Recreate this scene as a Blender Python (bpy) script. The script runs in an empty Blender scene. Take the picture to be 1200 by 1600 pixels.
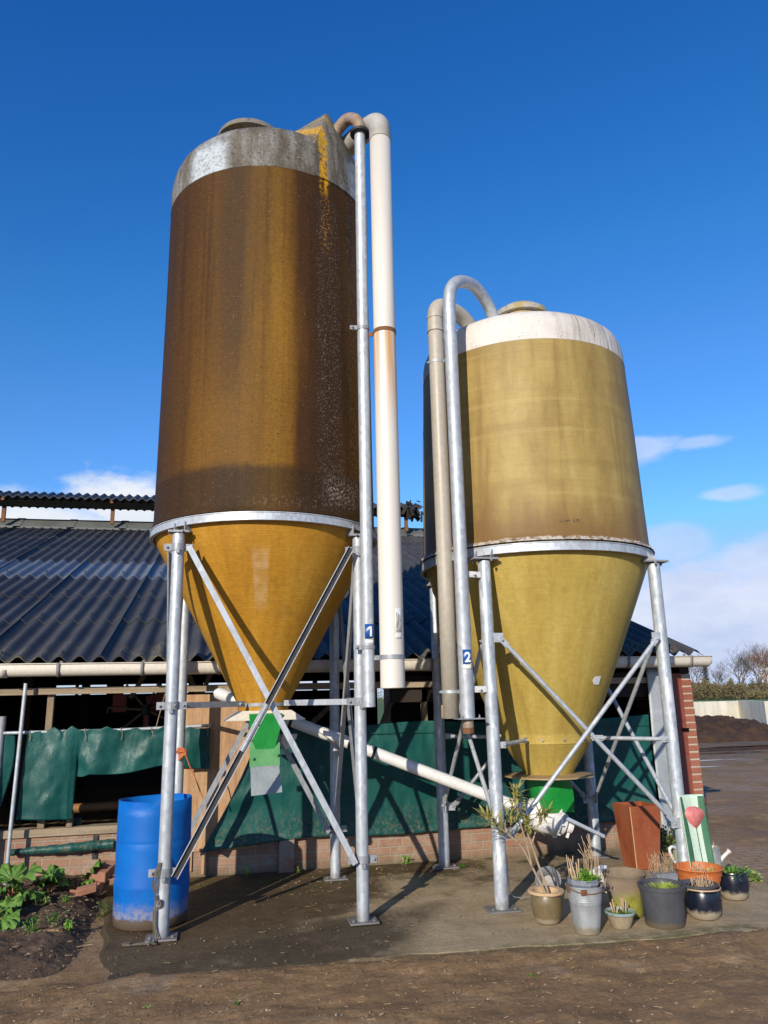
import bpy, bmesh, math, random
from math import sin, cos, pi, radians, atan2, sqrt, hypot
from mathutils import Vector, Matrix, noise as mnoise
random.seed(7)
C = bpy.context.scene.collection
OFF = {}          # world location of the root each object hangs from

# ---------------------------------------------------------------- object helpers
def props(o, label=None, cat=None, group=None, kind=None):
    if label: o['label'] = label
    if cat: o['category'] = cat
    if group: o['group'] = group
    if kind: o['kind'] = kind
    return o

def thing(name, label, cat, loc, group=None):
    o = bpy.data.objects.new(name, None); C.objects.link(o)
    o.location = loc; o.empty_display_size = .1
    OFF[o.name] = Vector(loc)
    return props(o, label, cat, group)

class MB:
    def __init__(s): s.v = []; s.f = []
    def add(s, vs, fs):
        b = len(s.v); s.v += [tuple(v) for v in vs]; s.f += [tuple(b+i for i in f) for f in fs]; return s
    def box(s, p0, p1):
        (a, b, c), (d, e, f) = p0, p1
        return s.add([(a,b,c),(d,b,c),(d,e,c),(a,e,c),(a,b,f),(d,b,f),(d,e,f),(a,e,f)],
                     [(3,2,1,0),(4,5,6,7),(0,1,5,4),(1,2,6,5),(2,3,7,6),(3,0,4,7)])
    def obox(s, c, ax, ay, az):      # oriented box: centre and three half-axes
        c, ax, ay, az = map(Vector, (c, ax, ay, az))
        vs = [c+x*ax+y*ay+z*az for z in (-1,1) for x, y in ((-1,-1),(1,-1),(1,1),(-1,1))]
        return s.add(vs, [(3,2,1,0),(4,5,6,7),(0,1,5,4),(1,2,6,5),(2,3,7,6),(3,0,4,7)])
    def bar(s, a, b, w, t, face=(0,-1,0)):   # flat bar: width w across, thickness t along face
        a, b = Vector(a), Vector(b); d = (b-a); L = d.length; d.normalize()
        n = Vector(face); n = (n-d*n.dot(d)).normalized(); x = d.cross(n)
        return s.obox((a+b)/2, x*(w/2), n*(t/2), d*(L/2))
    def angle(s, a, b, w, t, face=(0,-1,0)): # angle iron
        a, b = Vector(a), Vector(b); d = (b-a).normalized()
        n = Vector(face); n = (n-d*n.dot(d)).normalized(); x = d.cross(n)
        s.bar(a, b, w, t, face)
        return s.obox((a+b)/2 + x*(w/2-t/2) - n*(w/2+t*.1), x*(t/2), n*(w/2-t*.6), d*((b-a).length/2))
    def tube(s, path, r, n=14, caps=True, closed=False):
        P = [Vector(p) for p in path]; k = len(P)
        R = r if isinstance(r, (list, tuple)) else [r]*k
        T = []
        for i in range(k):
            if closed: d = P[(i+1)%k]-P[i-1]
            else: d = P[min(i+1,k-1)]-P[max(i-1,0)]
            T.append(d.normalized())
        up = Vector((0,0,1)) if abs(T[0].z) < .9 else Vector((1,0,0))
        N = (up-T[0]*up.dot(T[0])).normalized(); vs = []
        for i in range(k):
            N = (N-T[i]*N.dot(T[i])).normalized(); B = T[i].cross(N)
            for j in range(n):
                a = 2*pi*j/n; vs.append(P[i]+(N*cos(a)+B*sin(a))*R[i])
        fs = []
        for i in range(k if closed else k-1):
            i2 = (i+1)%k
            for j in range(n):
                j2 = (j+1)%n; fs.append((i*n+j, i*n+j2, i2*n+j2, i2*n+j))
        if caps and not closed:
            fs.append(tuple(range(n-1,-1,-1))); fs.append(tuple((k-1)*n+j for j in range(n)))
        return s.add(vs, fs)
    def lathe(s, prof, c=(0,0), n=64, wob=0, caps=(False, False), seed=0, a0=0, a1=2*pi):
        full = abs(a1-a0-2*pi) < 1e-6; m = n if full else n+1
        vs = []
        for k, (r, z) in enumerate(prof):
            for j in range(m):
                a = a0+(a1-a0)*j/n
                rr = r*(1+wob*mnoise.noise((cos(a)*1.3+seed, sin(a)*1.3, z*3)))
                vs.append((c[0]+rr*cos(a), c[1]+rr*sin(a), z))
        fs = []
        for k in range(len(prof)-1):
            for j in range(n):
                j2 = (j+1)%m; fs.append((k*m+j, k*m+j2, (k+1)*m+j2, (k+1)*m+j))
        if caps[0]: fs.append(tuple(range(m-1,-1,-1)))
        if caps[1]: fs.append(tuple((len(prof)-1)*m+j for j in range(m)))
        return s.add(vs, fs)
    def grid(s, nu, nv, fn, skip=None):
        b = [[fn(i/nu, j/nv) for i in range(nu+1)] for j in range(nv+1)]
        vs = [p for row in b for p in row]; w = nu+1
        fs = [(j*w+i, j*w+i+1, (j+1)*w+i+1, (j+1)*w+i) for j in range(nv) for i in range(nu)
              if not (skip and skip((i+.5)/nu, (j+.5)/nv))]
        return s.add(vs, fs)
    def prism(s, poly, fn0, fn1):    # 2-D outline, extruded between two mapping functions
        n = len(poly)
        vs = [fn0(*p) for p in poly]+[fn1(*p) for p in poly]
        return s.add(vs, [tuple(range(n)), tuple(range(2*n-1,n-1,-1))]+[(i, (i+1)%n+0, n+(i+1)%n, n+i)[::-1] for i in range(n)])
    def bolt(s, p, d=(0,-1,0), r=.011, h=.012):
        p, d = Vector(p), Vector(d).normalized()
        s.tube([p, p+d*h], r, 6); s.tube([p+d*h, p+d*h*1.8], r*.5, 6); return s
    def build(s, name, mat, parent=None, smooth=True, bevel=0, thick=0, ang=38, off=None, fix=True):
        if off is None: off = OFF[parent.name] if parent else Vector((0,0,0))
        me = bpy.data.meshes.new(name)
        me.from_pydata([tuple(Vector(v)-off) for v in s.v], [], s.f)
        if fix:
            bm = bmesh.new(); bm.from_mesh(me); bmesh.ops.recalc_face_normals(bm, faces=bm.faces); bm.to_mesh(me); bm.free()
        for m in (mat if isinstance(mat, list) else [mat]): me.materials.append(m)
        if smooth:
            me.polygons.foreach_set('use_smooth', [True]*len(me.polygons))
            me.set_sharp_from_angle(angle=radians(ang))
        o = bpy.data.objects.new(name, me); C.objects.link(o)
        if parent: o.parent = parent; OFF[o.name] = off
        else: o.location = off; OFF[o.name] = off
        if thick:
            md = o.modifiers.new('thickness', 'SOLIDIFY'); md.thickness = thick; md.offset = 0
        if bevel:
            md = o.modifiers.new('bevel', 'BEVEL'); md.width = bevel; md.segments = 2; md.limit_method = 'ANGLE'; md.angle_limit = radians(40)
        return o

def arc(c, r, a0, a1, n, ax, ay):
    c, ax, ay = Vector(c), Vector(ax), Vector(ay)
    return [c+ax*(r*cos(a0+(a1-a0)*i/n))+ay*(r*sin(a0+(a1-a0)*i/n)) for i in range(n+1)]
def spline(pts, n=8):                # Catmull-Rom through points
    P = [Vector(p) for p in pts]; P = [P[0]*2-P[1]]+P+[P[-1]*2-P[-2]]; out = []
    for i in range(1, len(P)-2):
        for k in range(n):
            t = k/n; a, b, c, d = P[i-1], P[i], P[i+1], P[i+2]
            out.append(.5*((2*b)+(c-a)*t+(2*a-5*b+4*c-d)*t*t+(3*b-a-3*c+d)*t**3))
    out.append(P[-2]); return out
def nz(x, y=0, z=0): return mnoise.noise((x, y, z))

# ---------------------------------------------------------------- material helpers
class NT:
    def __init__(s, name):
        s.m = bpy.data.materials.new(name); s.m.use_nodes = True
        s.t = s.m.node_tree; s.b = s.t.nodes['Principled BSDF']; s.co = None
    def n(s, typ, **kw):
        x = s.t.nodes.new(typ)
        for k, v in kw.items(): setattr(x, k, v)
        return x
    def L(s, a, b): s.t.links.new(a, b)
    def put(s, sock, val):
        if isinstance(val, bpy.types.NodeSocket): s.L(val, sock)
        elif val is not None:
            if isinstance(val, (tuple, list)) and len(val) == 3 and sock.type == 'RGBA': val = (*val, 1)
            sock.default_value = val
    def obj(s):
        if s.co is None: s.co = s.n('ShaderNodeTexCoord').outputs['Object']
        return s.co
    def scale(s, vec, k):
        x = s.n('ShaderNodeMapping'); s.L(vec, x.inputs[0]); x.inputs['Scale'].default_value = k if isinstance(k, tuple) else (k,k,k); return x.outputs[0]
    def xyz(s, vec=None):
        x = s.n('ShaderNodeSeparateXYZ'); s.L(vec or s.obj(), x.inputs[0]); return x.outputs
    def comb(s, a, b, c):
        x = s.n('ShaderNodeCombineXYZ')
        for i, v in enumerate((a,b,c)): s.put(x.inputs[i], v)
        return x.outputs[0]
    def noise(s, sc, det=5, rough=.6, vec=None, dist=0, st=None):
        v = vec or s.obj()
        if st: v = s.scale(v, st)
        x = s.n('ShaderNodeTexNoise'); s.L(v, x.inputs['Vector'])
        x.inputs['Scale'].default_value = sc; x.inputs['Detail'].default_value = det
        x.inputs['Roughness'].default_value = rough; x.inputs['Distortion'].default_value = dist
        return x.outputs[0]
    def vor(s, sc, vec=None, out='Color', feature='F1'):
        x = s.n('ShaderNodeTexVoronoi', feature=feature); s.L(vec or s.obj(), x.inputs['Vector']); x.inputs['Scale'].default_value = sc
        return x.outputs[out]
    def math(s, op, a, b=None, c=None, clamp=False):
        x = s.n('ShaderNodeMath', operation=op, use_clamp=clamp)
        for i, v in enumerate((a,b,c)):
            if v is not None: s.put(x.inputs[i], v)
        return x.outputs[0]
    def rng(s, v, a, b, c=0., d=1., smooth=True):
        x = s.n('ShaderNodeMapRange', interpolation_type='SMOOTHSTEP' if smooth else 'LINEAR')
        s.L(v, x.inputs[0])
        for i, k in zip((1,2,3,4), (a,b,c,d)): x.inputs[i].default_value = k
        return x.outputs[0]
    def ramp(s, fac, stops, ease='LINEAR'):
        x = s.n('ShaderNodeValToRGB'); s.L(fac, x.inputs[0]); e = x.color_ramp.elements; x.color_ramp.interpolation = ease
        while len(e) < len(stops): e.new(.5)
        for i, (p, c) in enumerate(stops): e[i].position = p; e[i].color = (*c, 1) if len(c) == 3 else c
        return x.outputs[0]
    def mix(s, f, a, b, mode='MIX'):
        x = s.n('ShaderNodeMix', data_type='RGBA', blend_type=mode)
        s.put(x.inputs[0], f); s.put(x.inputs[6], a); s.put(x.inputs[7], b); return x.outputs[2]
    def bump(s, h, st=.3, d=.02, prev=None):
        x = s.n('ShaderNodeBump'); s.L(h, x.inputs['Height']); x.inputs['Strength'].default_value = st; x.inputs['Distance'].default_value = d
        if prev: s.L(prev, x.inputs['Normal'])
        s.L(x.outputs[0], s.b.inputs['Normal']); return x.outputs[0]
    def done(s, col=None, rough=.7, metal=0., spec=None):
        if col is not None: s.put(s.b.inputs['Base Color'], col)
        s.put(s.b.inputs['Roughness'], rough); s.put(s.b.inputs['Metallic'], metal)
        if spec is not None: s.put(s.b.inputs['Specular IOR Level'], spec)
        return s.m

def srgb(r, g, b, k=1.0):
    f = lambda c: (c/12.92 if c <= .04045 else ((c+.055)/1.055)**2.4)
    return tuple(min(.9, f(c/255)*k) for c in (r, g, b))

def mottled(name, cols, sc=4, rough=.75, st=None, bump=.2, bsc=None, bd=.01, metal=0, dirt=None, spec=None, detail=8):
    """noise-mixed colours, fine bump, optional dirt rising from the ground: (height, colour)"""
    t = NT(name); f = t.noise(sc, detail, .65, st=st)
    n = len(cols); col = t.ramp(f, [(.3+.4*i/max(1,n-1), c) for i, c in enumerate(cols)])
    fine = t.noise(sc*9, 4, .7); col = t.mix(.35, col, t.ramp(fine, [(.3,(.45,.45,.45)),(.7,(1,1,1))]), 'MULTIPLY')
    if dirt:
        z = t.xyz()[2]; edge = t.math('ADD', z, t.math('MULTIPLY', t.math('SUBTRACT', t.noise(14, 6, .7), .5), dirt[0]*1.3))
        col = t.mix(t.rng(edge, dirt[0], dirt[0]*.55), col, dirt[1])
    t.bump(t.noise(bsc or sc*8, 6, .65, st=st), bump, bd)
    return t.done(col, t.rng(f, .3, .7, rough-.08, rough+.08), metal, spec)

M = {}
def galv(name, base, streak=0.0, rough=.42):
    t = NT(name); o = t.obj()
    v = t.vor(38, t.scale(o, (1,1,.6)))
    vv = t.math('MULTIPLY', t.xyz(v)[0], 1.)
    big = t.noise(5, 6, .65, st=(1,1,.35))
    c = t.ramp(vv, [(0, tuple(x*.82 for x in base)), (1, tuple(min(.9, x*1.12) for x in base))])
    c = t.mix(t.rng(big, .42, .68, 0, .45), c, tuple(x*.62 for x in base))
    if streak:
        sk = t.noise(16, 6, .7, st=(1,1,.28)); c = t.mix(t.rng(sk, .52, .62, 0, streak), c, (.75,.76,.76))
        sk2 = t.noise(22, 6, .7, st=(1,1,.22)); c = t.mix(t.rng(sk2, .60, .68, 0, .5), c, (.22,.24,.26))
    z = t.xyz()[2]; c = t.mix(t.rng(t.math('ADD', z, t.math('MULTIPLY', t.noise(20,5), .12)), .16, .06, 0, .6), c, (.16,.13,.10))
    t.bump(t.noise(60, 4), .08, .004)
    return t.done(c, t.rng(big, .3, .7, rough, rough+.2), .35)
M['galv'] = galv('galvanised_steel', (.47,.50,.53))
M['galv_flaked'] = galv('galvanised_steel_flaked', (.44,.48,.52), .85)
M['galv_dark'] = galv('galvanised_steel_dull', (.30,.31,.33), 0, .5)
M['iron_dark'] = mottled('dark_iron', [(.025,.025,.028),(.06,.05,.045)], 12, .55, metal=.4)
M['rust'] = mottled('rusty_iron', [(.10,.035,.012),(.22,.09,.03),(.12,.07,.05)], 14, .85, bump=.5)
M['rust_pipe'] = mottled('rusting_galvanised_bend', [(.16,.10,.06),(.34,.28,.22),(.30,.17,.09),(.45,.44,.42)], 9, .6, bump=.2, metal=.2)
M['black_rubber'] = mottled('black_rubber', [(.012,.012,.013),(.03,.03,.03)], 8, .6)

# white vent pipe: cream PVC, rust stain under its upper clamp
t = NT('cream_plastic_pipe'); o = t.obj(); x, y, z = t.xyz()
c = t.ramp(t.noise(1.6, 5, .6, st=(1,1,.15)), [(.35,(.58,.53,.45)),(.65,(.68,.63,.55))])
rs = t.math('MULTIPLY', t.rng(z, 4.37, 4.33), t.rng(z, 3.40, 4.28))
rs = t.math('MULTIPLY', rs, t.rng(t.noise(13, 4, .6, st=(1,1,.03)), .40, .62))
c = t.mix(t.math('MULTIPLY', rs, .85), c, (.55,.25,.05))
c = t.mix(t.rng(t.noise(45, 3), .70, .76, 0, .6), c, (.30,.22,.14))
M['pipe_cream'] = t.done(c, .42)
M['pipe_beige'] = mottled('beige_plastic_pipe', [(.40,.36,.30),(.50,.46,.40)], 2.5, .5, st=(1,1,.2), bump=.05)
M['elbow'] = mottled('weathered_plastic_elbow', [(.30,.28,.24),(.45,.43,.39)], 7, .65, bump=.15)
M['white_metal'] = mottled('white_enamel', [(.70,.69,.66),(.80,.79,.76)], 5, .4, bump=.08)
M['white_dirty'] = mottled('worn_white_paint', [(.48,.46,.43),(.72,.70,.67),(.78,.77,.75)], 7, .55, bump=.2)
M['cream'] = mottled('cream_fibreglass', [(.62,.54,.42),(.76,.70,.58)], 4, .5, bump=.1)

# ---- silo skins
def angle_of(t):
    x, y, z = t.xyz(); return t.math('ARCTAN2', x, t.math('MULTIPLY', y, -1.)), z
def deg01(d): return (d+180)/360
t = NT('brown_weathered_fibreglass'); a, z = angle_of(t)
flat = t.comb(a, 0., z)
warp = t.math('MULTIPLY', t.math('SUBTRACT', t.noise(1.0, 3, .55, vec=t.comb(t.math('MULTIPLY', a, 3.2), 0., t.math('MULTIPLY', z, .38))), .5), .42)
aw = t.math('ADD', a, warp)
f01 = t.math('ADD', t.math('DIVIDE', aw, 2*pi), .5)
K = .50
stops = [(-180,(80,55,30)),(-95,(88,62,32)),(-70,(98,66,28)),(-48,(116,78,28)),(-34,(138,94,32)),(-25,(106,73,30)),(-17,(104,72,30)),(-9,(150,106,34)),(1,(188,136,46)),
         (9,(150,102,30)),(14,(98,64,32)),(24,(82,56,38)),(35,(88,60,34)),(45,(140,96,34)),(53,(196,142,48)),(59,(150,136,86)),(66,(170,126,52)),(90,(80,60,30)),(180,(72,50,28))]  # right-hand gold streak brightened in colour to make up for grazing sun
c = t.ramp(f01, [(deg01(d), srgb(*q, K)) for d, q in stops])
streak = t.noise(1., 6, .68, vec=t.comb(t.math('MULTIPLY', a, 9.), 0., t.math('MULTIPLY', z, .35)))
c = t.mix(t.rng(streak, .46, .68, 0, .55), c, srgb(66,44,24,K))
# algae thicker near the top, a wide clean belly below, a damp collar at the foot
up = t.math('ADD', z, t.math('MULTIPLY', t.math('SUBTRACT', t.noise(1.2, 5, .6, vec=flat), .5), 1.6))
c = t.mix(t.rng(up, 4.1, 5.5, 0, .42), c, srgb(84,56,28,K))
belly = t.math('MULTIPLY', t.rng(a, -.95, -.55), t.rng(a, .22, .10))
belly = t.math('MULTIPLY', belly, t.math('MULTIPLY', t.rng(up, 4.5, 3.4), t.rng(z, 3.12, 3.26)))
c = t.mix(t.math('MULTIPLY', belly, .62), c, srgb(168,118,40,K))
ez = t.math('ADD', z, t.math('MULTIPLY', t.math('SUBTRACT', t.noise(4, 5, .6, vec=flat), .5), .10))
c = t.mix(t.rng(ez, 3.22, 3.15, 0, .72), c, srgb(72,52,30,K))
# grey gel-coated cap above the seam
top = t.rng(z, 5.742, 5.75)
gm = t.noise(2.2, 8, .7, vec=t.comb(t.math('MULTIPLY', a, 2.5), 0., t.math('MULTIPLY', z, .6)))
g = t.ramp(gm, [(.30, srgb(76,68,58)),(.48, srgb(106,99,88)),(.68, srgb(150,149,145))])
cleanL = t.math('MULTIPLY', t.rng(a, -.95, -.80), t.rng(a, -.40, -.55)); cleanR = t.rng(a, .72, .86)
clean = t.math('MULTIPLY', t.math('MAXIMUM', cleanL, cleanR), t.rng(t.math('ADD', z, t.math('MULTIPLY', t.noise(5,5), .5)), 6.45, 6.2))
g = t.mix(t.math('MULTIPLY', clean, .85), g, srgb(196,204,210))
g = t.mix(t.rng(t.noise(42, 6, .75), .50, .66, 0, .75), g, srgb(58,52,44))
g = t.mix(t.rng(t.noise(30, 5, .7), .64, .70, 0, .7), g, srgb(205,200,188))
c = t.mix(top, c, g)
def amask(d, w, zl, zh, nsc, lo, hi):
    m = t.math('MULTIPLY', t.rng(t.math('ABSOLUTE', t.math('SUBTRACT', t.math('ADD', a, t.math('MULTIPLY', t.math('SUBTRACT', t.noise(3,4), .5), .10)), radians(d))), radians(w), radians(w*.45)), t.math('MULTIPLY', t.rng(z, zl, zl+.15), t.rng(z, zh, zh-.15)))
    return t.math('MULTIPLY', m, t.rng(t.noise(nsc, 5, .7), lo, hi))
c = t.mix(amask(26, 3.6, 5.55, 6.75, 30, .42, .54), c, srgb(206,152,18))
c = t.mix(amask(25, 5.0, 5.95, 6.9, 46, .50, .60), c, srgb(188,146,24))
c = t.mix(amask(37, 10, 6.36, 6.9, 46, .50, .60), c, srgb(160,130,36))
c = t.mix(amask(27, 3.6, 5.0, 5.9, 62, .55, .63), c, srgb(176,118,22))
c = t.mix(amask(29, 10, 2.9, 5.6, 80, .56, .63), c, srgb(128,114,98))
c = t.mix(amask(47, 6, 2.9, 5.9, 76, .55, .63), c, srgb(138,126,104))
c = t.mix(amask(60, 4, 3.0, 5.0, 38, .50, .58), c, srgb(128,120,92))
c = t.mix(amask(38, 15, 2.86, 3.22, 62, .50, .62), c, srgb(160,146,134))
c = t.mix(amask(10, 26, 2.84, 2.99, 40, .54, .60), c, srgb(150,132,118))
c = t.mix(amask(57, 8, 5.7, 6.9, 40, .46, .56), c, srgb(160,130,30))
fil = t.noise(1., 5, .7, vec=t.comb(t.math('MULTIPLY', a, 5.), 0., t.math('MULTIPLY', z, 150.)))
c = t.mix(.42, c, t.ramp(fil, [(.3,(.5,.5,.5)),(.7,(1.3,1.3,1.3))]), 'MULTIPLY')
c = t.mix(.5, c, t.ramp(t.noise(32, 7, .75), [(.32,(.55,.53,.5)),(.66,(1.2,1.2,1.2))]), 'MULTIPLY')
c = t.mix(t.rng(t.noise(70, 4, .7), .58, .66, 0, .65), c, srgb(40,28,16))
c = t.mix(t.math('MULTIPLY', t.rng(t.noise(110, 3, .6), .66, .72), t.rng(z, 5.74, 5.70)), c, srgb(140,120,92))
bp = t.bump(fil, .12, .006); t.bump(t.noise(50, 6, .7), .16, .008, bp)
M['silo_brown'] = t.done(c, .62, 0, .14)

def frp(name, base, dark, light, z_dark=None, ridge=90):
    t = NT(name); a, z = angle_of(t)
    fil = t.noise(1., 6, .7, vec=t.comb(t.math('MULTIPLY', a, 4.), 0., t.math('MULTIPLY', z, ridge)))
    big = t.noise(1., 6, .65, vec=t.comb(t.math('MULTIPLY', a, 3.), 0., t.math('MULTIPLY', z, 1.1)))
    c = t.ramp(big, [(.32, dark), (.52, base), (.70, light)])
    c = t.mix(.30, c, t.ramp(fil, [(.3,(.62,.60,.55)),(.7,(1.22,1.2,1.15))]), 'MULTIPLY')
    glint = t.noise(1., 3, .6, vec=t.comb(t.math('MULTIPLY', a, 26.), 0., t.math('MULTIPLY', z, 130.)))
    c = t.mix(t.rng(glint, .66, .74, 0, .55), c, tuple(min(.85, x*1.9+.05) for x in light))  # bright dashes paint highlights on the filament winding
    return t, a, z, c, fil
t, a, z, c, fil = frp('gold_fibreglass_hopper', srgb(190,140,44,.92), srgb(164,116,34,.9), srgb(206,160,66,.92))
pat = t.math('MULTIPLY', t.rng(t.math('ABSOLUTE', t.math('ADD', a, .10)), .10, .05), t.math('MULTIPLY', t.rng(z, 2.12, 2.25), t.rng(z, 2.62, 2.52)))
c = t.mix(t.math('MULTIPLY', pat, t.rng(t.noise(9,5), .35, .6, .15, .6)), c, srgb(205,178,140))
c = t.mix(t.rng(t.math('ADD', z, t.math('MULTIPLY', t.noise(3,5), .5)), 1.75, 1.95, 0.0, .25), c, srgb(176,120,34,.9))
c = t.mix(.45, c, t.ramp(t.noise(26, 7, .75), [(.32,(.62,.58,.52)),(.66,(1.15,1.15,1.15))]), 'MULTIPLY')
c = t.mix(t.rng(t.noise(3.2, 7, .7), .54, .72, 0, .45), c, srgb(140,104,48))
t.bump(fil, .45, .008); M['hopper_gold'] = t.done(c, .58, 0, .25)
t, a, z, c, fil = frp('olive_gold_fibreglass_hopper', srgb(182,158,82,.95), srgb(164,138,66,.95), srgb(194,172,100,.95))
fl = t.noise(1., 3, .6, vec=t.comb(t.math('MULTIPLY', a, 90.), 0., t.math('MULTIPLY', z, 26.)))
c = t.mix(t.rng(fl, .68, .74, 0, .7), c, srgb(225,210,150)); c = t.mix(.40, c, t.ramp(t.noise(26, 7, .75), [(.32,(.66,.63,.56)),(.66,(1.13,1.13,1.13))]), 'MULTIPLY')
c = t.mix(t.rng(t.noise(3.0, 7, .7), .55, .72, 0, .35), c, srgb(146,120,66))
t.bump(fil, .3, .006)
M['hopper_olive'] = t.done(c, .56, 0, .25)

t, a, z, c, fil = frp('olive_fibreglass_shell', srgb(164,140,78,.92), srgb(140,116,62,.92), srgb(178,156,96,.92), ridge=70)
vs = t.noise(1., 6, .66, vec=t.comb(t.math('MULTIPLY', a, 7.), 0., t.math('MULTIPLY', z, .5)))
c = t.mix(t.rng(vs, .48, .68, 0, .50), c, srgb(116,84,44))
hb = t.noise(1., 3, .5, vec=t.comb(t.math('MULTIPLY', a, .5), 0., t.math('MULTIPLY', z, 5.)))
c = t.mix(t.rng(hb, .5, .62, 0, .34), c, srgb(130,104,56))
seam = t.noise(1., 2, .4, vec=t.comb(t.math('MULTIPLY', a, .25), 7., t.math('MULTIPLY', z, 11.)))
c = t.mix(t.rng(seam, .63, .66, 0, .13), c, srgb(196,172,112))
c = t.mix(t.rng(t.noise(24, 6, .72), .54, .70, 0, .35), c, srgb(122,98,56))
c = t.mix(t.rng(t.noise(95, 3, .6), .68, .73, 0, .5), c, srgb(206,190,140))
lo = t.math('ADD', z, t.math('MULTIPLY', t.math('SUBTRACT', t.noise(1., 5, .65, vec=t.comb(t.math('MULTIPLY', a, 3.), 0., z)), .5), .7))
c = t.mix(t.rng(lo, 3.15, 2.70, 0, .75), c, srgb(104,72,36))
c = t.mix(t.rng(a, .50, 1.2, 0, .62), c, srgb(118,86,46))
band = t.rng(z, 4.412, 4.42)
w = t.ramp(t.noise(1.6, 6, .6, vec=t.comb(a, 0., z)), [(.3, srgb(182,174,164)),(.6, srgb(210,203,194))])
drip = t.noise(1., 7, .75, vec=t.comb(t.math('MULTIPLY', a, 22.), 0., t.math('MULTIPLY', z, 1.6)))
w = t.mix(t.math('MULTIPLY', t.rng(drip, .48, .62, 0, .8), t.rng(t.math('ADD', a, t.math('MULTIPLY', z, .4)), 1.55, 2.25)), w, srgb(96,84,74))
w = t.mix(t.rng(t.noise(70, 5, .7), .60, .66, 0, .8), w, srgb(88,76,66))
w = t.mix(t.rng(t.noise(5, 5, .7), .62, .72, 0, .5), w, srgb(150,140,128))
c = t.mix(band, c, w)
cr = t.math('MULTIPLY', t.rng(t.math('ADD', z, t.math('MULTIPLY', t.noise(18,4), .05)), 2.735, 2.71), t.rng(t.noise(22, 5, .7), .42, .5))
c = t.mix(cr, c, srgb(178,168,156))
bp = t.bump(fil, .2, .006); t.bump(t.noise(40, 5), .1, .006, bp)
M['silo_olive'] = t.done(c, .6, 0, .35)
M['lichen_lid'] = mottled('lichen_grown_lid', [(.07,.06,.045),(.17,.15,.125),(.22,.20,.17),(.20,.155,.07),(.11,.095,.075)], 11, .85, bump=.5)
M['lid_pale'] = mottled('pale_lid_with_lichen', [(.28,.25,.20),(.42,.39,.34),(.38,.29,.10),(.34,.31,.28)], 8, .8, bump=.3)
M['crust'] = mottled('lichen_crust', [(.28,.22,.18),(.50,.45,.40),(.58,.54,.50)], 22, .9, bump=.6)
M['green_paint'] = mottled('green_painted_steel', [(.005,.20,.028),(.012,.27,.045)], 6, .38, bump=.05, spec=.5)
M['green_worn'] = mottled('faded_green_paint', [(.06,.26,.07),(.12,.34,.13)], 9, .5, bump=.1)
M['brown_flange'] = mottled('brown_fibreglass_flange', [(.30,.20,.09),(.42,.30,.15)], 8, .55, bump=.2)
M['zinc'] = mottled('dull_zinc', [(.30,.32,.33),(.42,.44,.45),(.50,.51,.52)], 9, .45, st=(1,1,.4), metal=.4, bump=.1)
M['zinc_dirty'] = mottled('old_zinc_with_soil', [(.26,.28,.29),(.42,.44,.45),(.50,.51,.51)], 8, .5, st=(1,1,.3), metal=.35, bump=.15, dirt=(.06,(.30,.25,.18)))
M['chute_zinc'] = mottled('dull_zinc_sheet', [(.20,.23,.24),(.30,.33,.335)], 7, .55, metal=.2, bump=.15)
M['sheet_zinc'] = mottled('galvanised_sheet', [(.34,.37,.39),(.46,.49,.51)], 3, .5, metal=.25, bump=.05)

t = NT('blue_drum_plastic'); x, y, z = t.xyz()
c = t.ramp(t.noise(4,6), [(.3,(.0008,.090,.37)),(.7,(.002,.135,.47))])
c = t.mix(t.rng(t.noise(2.5,7,.7, st=(1,1,2.5)), .56,.70,0,.35), c, (.10,.22,.50))
e = t.math('ADD', z, t.math('MULTIPLY', t.math('SUBTRACT', t.noise(9, 6, .7), .5), .12))
dust = t.math('MULTIPLY', t.rng(e, .20, .09, 0, .75), t.rng(t.noise(28,4), .35, .6, .3, 1.)); c = t.mix(dust, c, (.30,.26,.22))
c = t.mix(t.rng(t.math('ADD', z, t.math('MULTIPLY', t.math('SUBTRACT', t.noise(22,3), .5), .06)), .085, .065, 0, .95), c, (.10,.07,.04))
M['drum'] = t.done(c, .5, 0, .25)

# ---- barn materials
def bricks(name, c1, c2, mortar, sc=1., worn=.5, wave='XZ'):
    t = NT(name); x, y, z = t.xyz()
    v = t.comb(t.math('ADD', x, y) if wave == 'XZ' else x, z, 0.)
    b = t.n('ShaderNodeTexBrick'); t.L(v, b.inputs['Vector'])
    b.inputs['Scale'].default_value = 1.; b.inputs['Brick Width'].default_value = .225*sc; b.inputs['Row Height'].default_value = .073*sc
    b.inputs['Mortar Size'].default_value = .007; b.inputs['Mortar Smooth'].default_value = .3
    b.inputs['Color1'].default_value = (*c1,1); b.inputs['Color2'].default_value = (*c2,1); b.inputs['Mortar'].default_value = (*mortar,1)
    c = b.outputs[0]
    n = t.noise(7, 8, .7); c = t.mix(t.rng(n, .45, .68, 0, worn), c, tuple(.5*(p+q) for p, q in zip(mortar, (.45,.36,.28))))
    c = t.mix(.5, c, t.ramp(t.noise(40,5,.7), [(.3,(.6,.6,.6)),(.7,(1.1,1.1,1.1))]), 'MULTIPLY')
    c = t.mix(t.rng(t.math('ADD', z, t.math('MULTIPLY', t.noise(5,5), .18)), .20, .08, 0, .55), c, (.10,.10,.06))
    h = t.math('ADD', t.math('MULTIPLY', b.outputs[1], -1.), t.math('MULTIPLY', t.noise(30,6,.7), .6))
    t.bump(h, .6, .012)
    return t.done(c, .88, 0, .2)
M['brick_pale'] = bricks('pale_limewashed_brick', (.345,.205,.135), (.29,.155,.10), (.32,.26,.195), 1., .7)
M['brick_red'] = bricks('red_brick_raked', (.33,.125,.08), (.27,.095,.06), (.33,.125,.08), 9.0, .12)
t = NT('corrugated_fibre_cement'); x, y, z = t.xyz()
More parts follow.
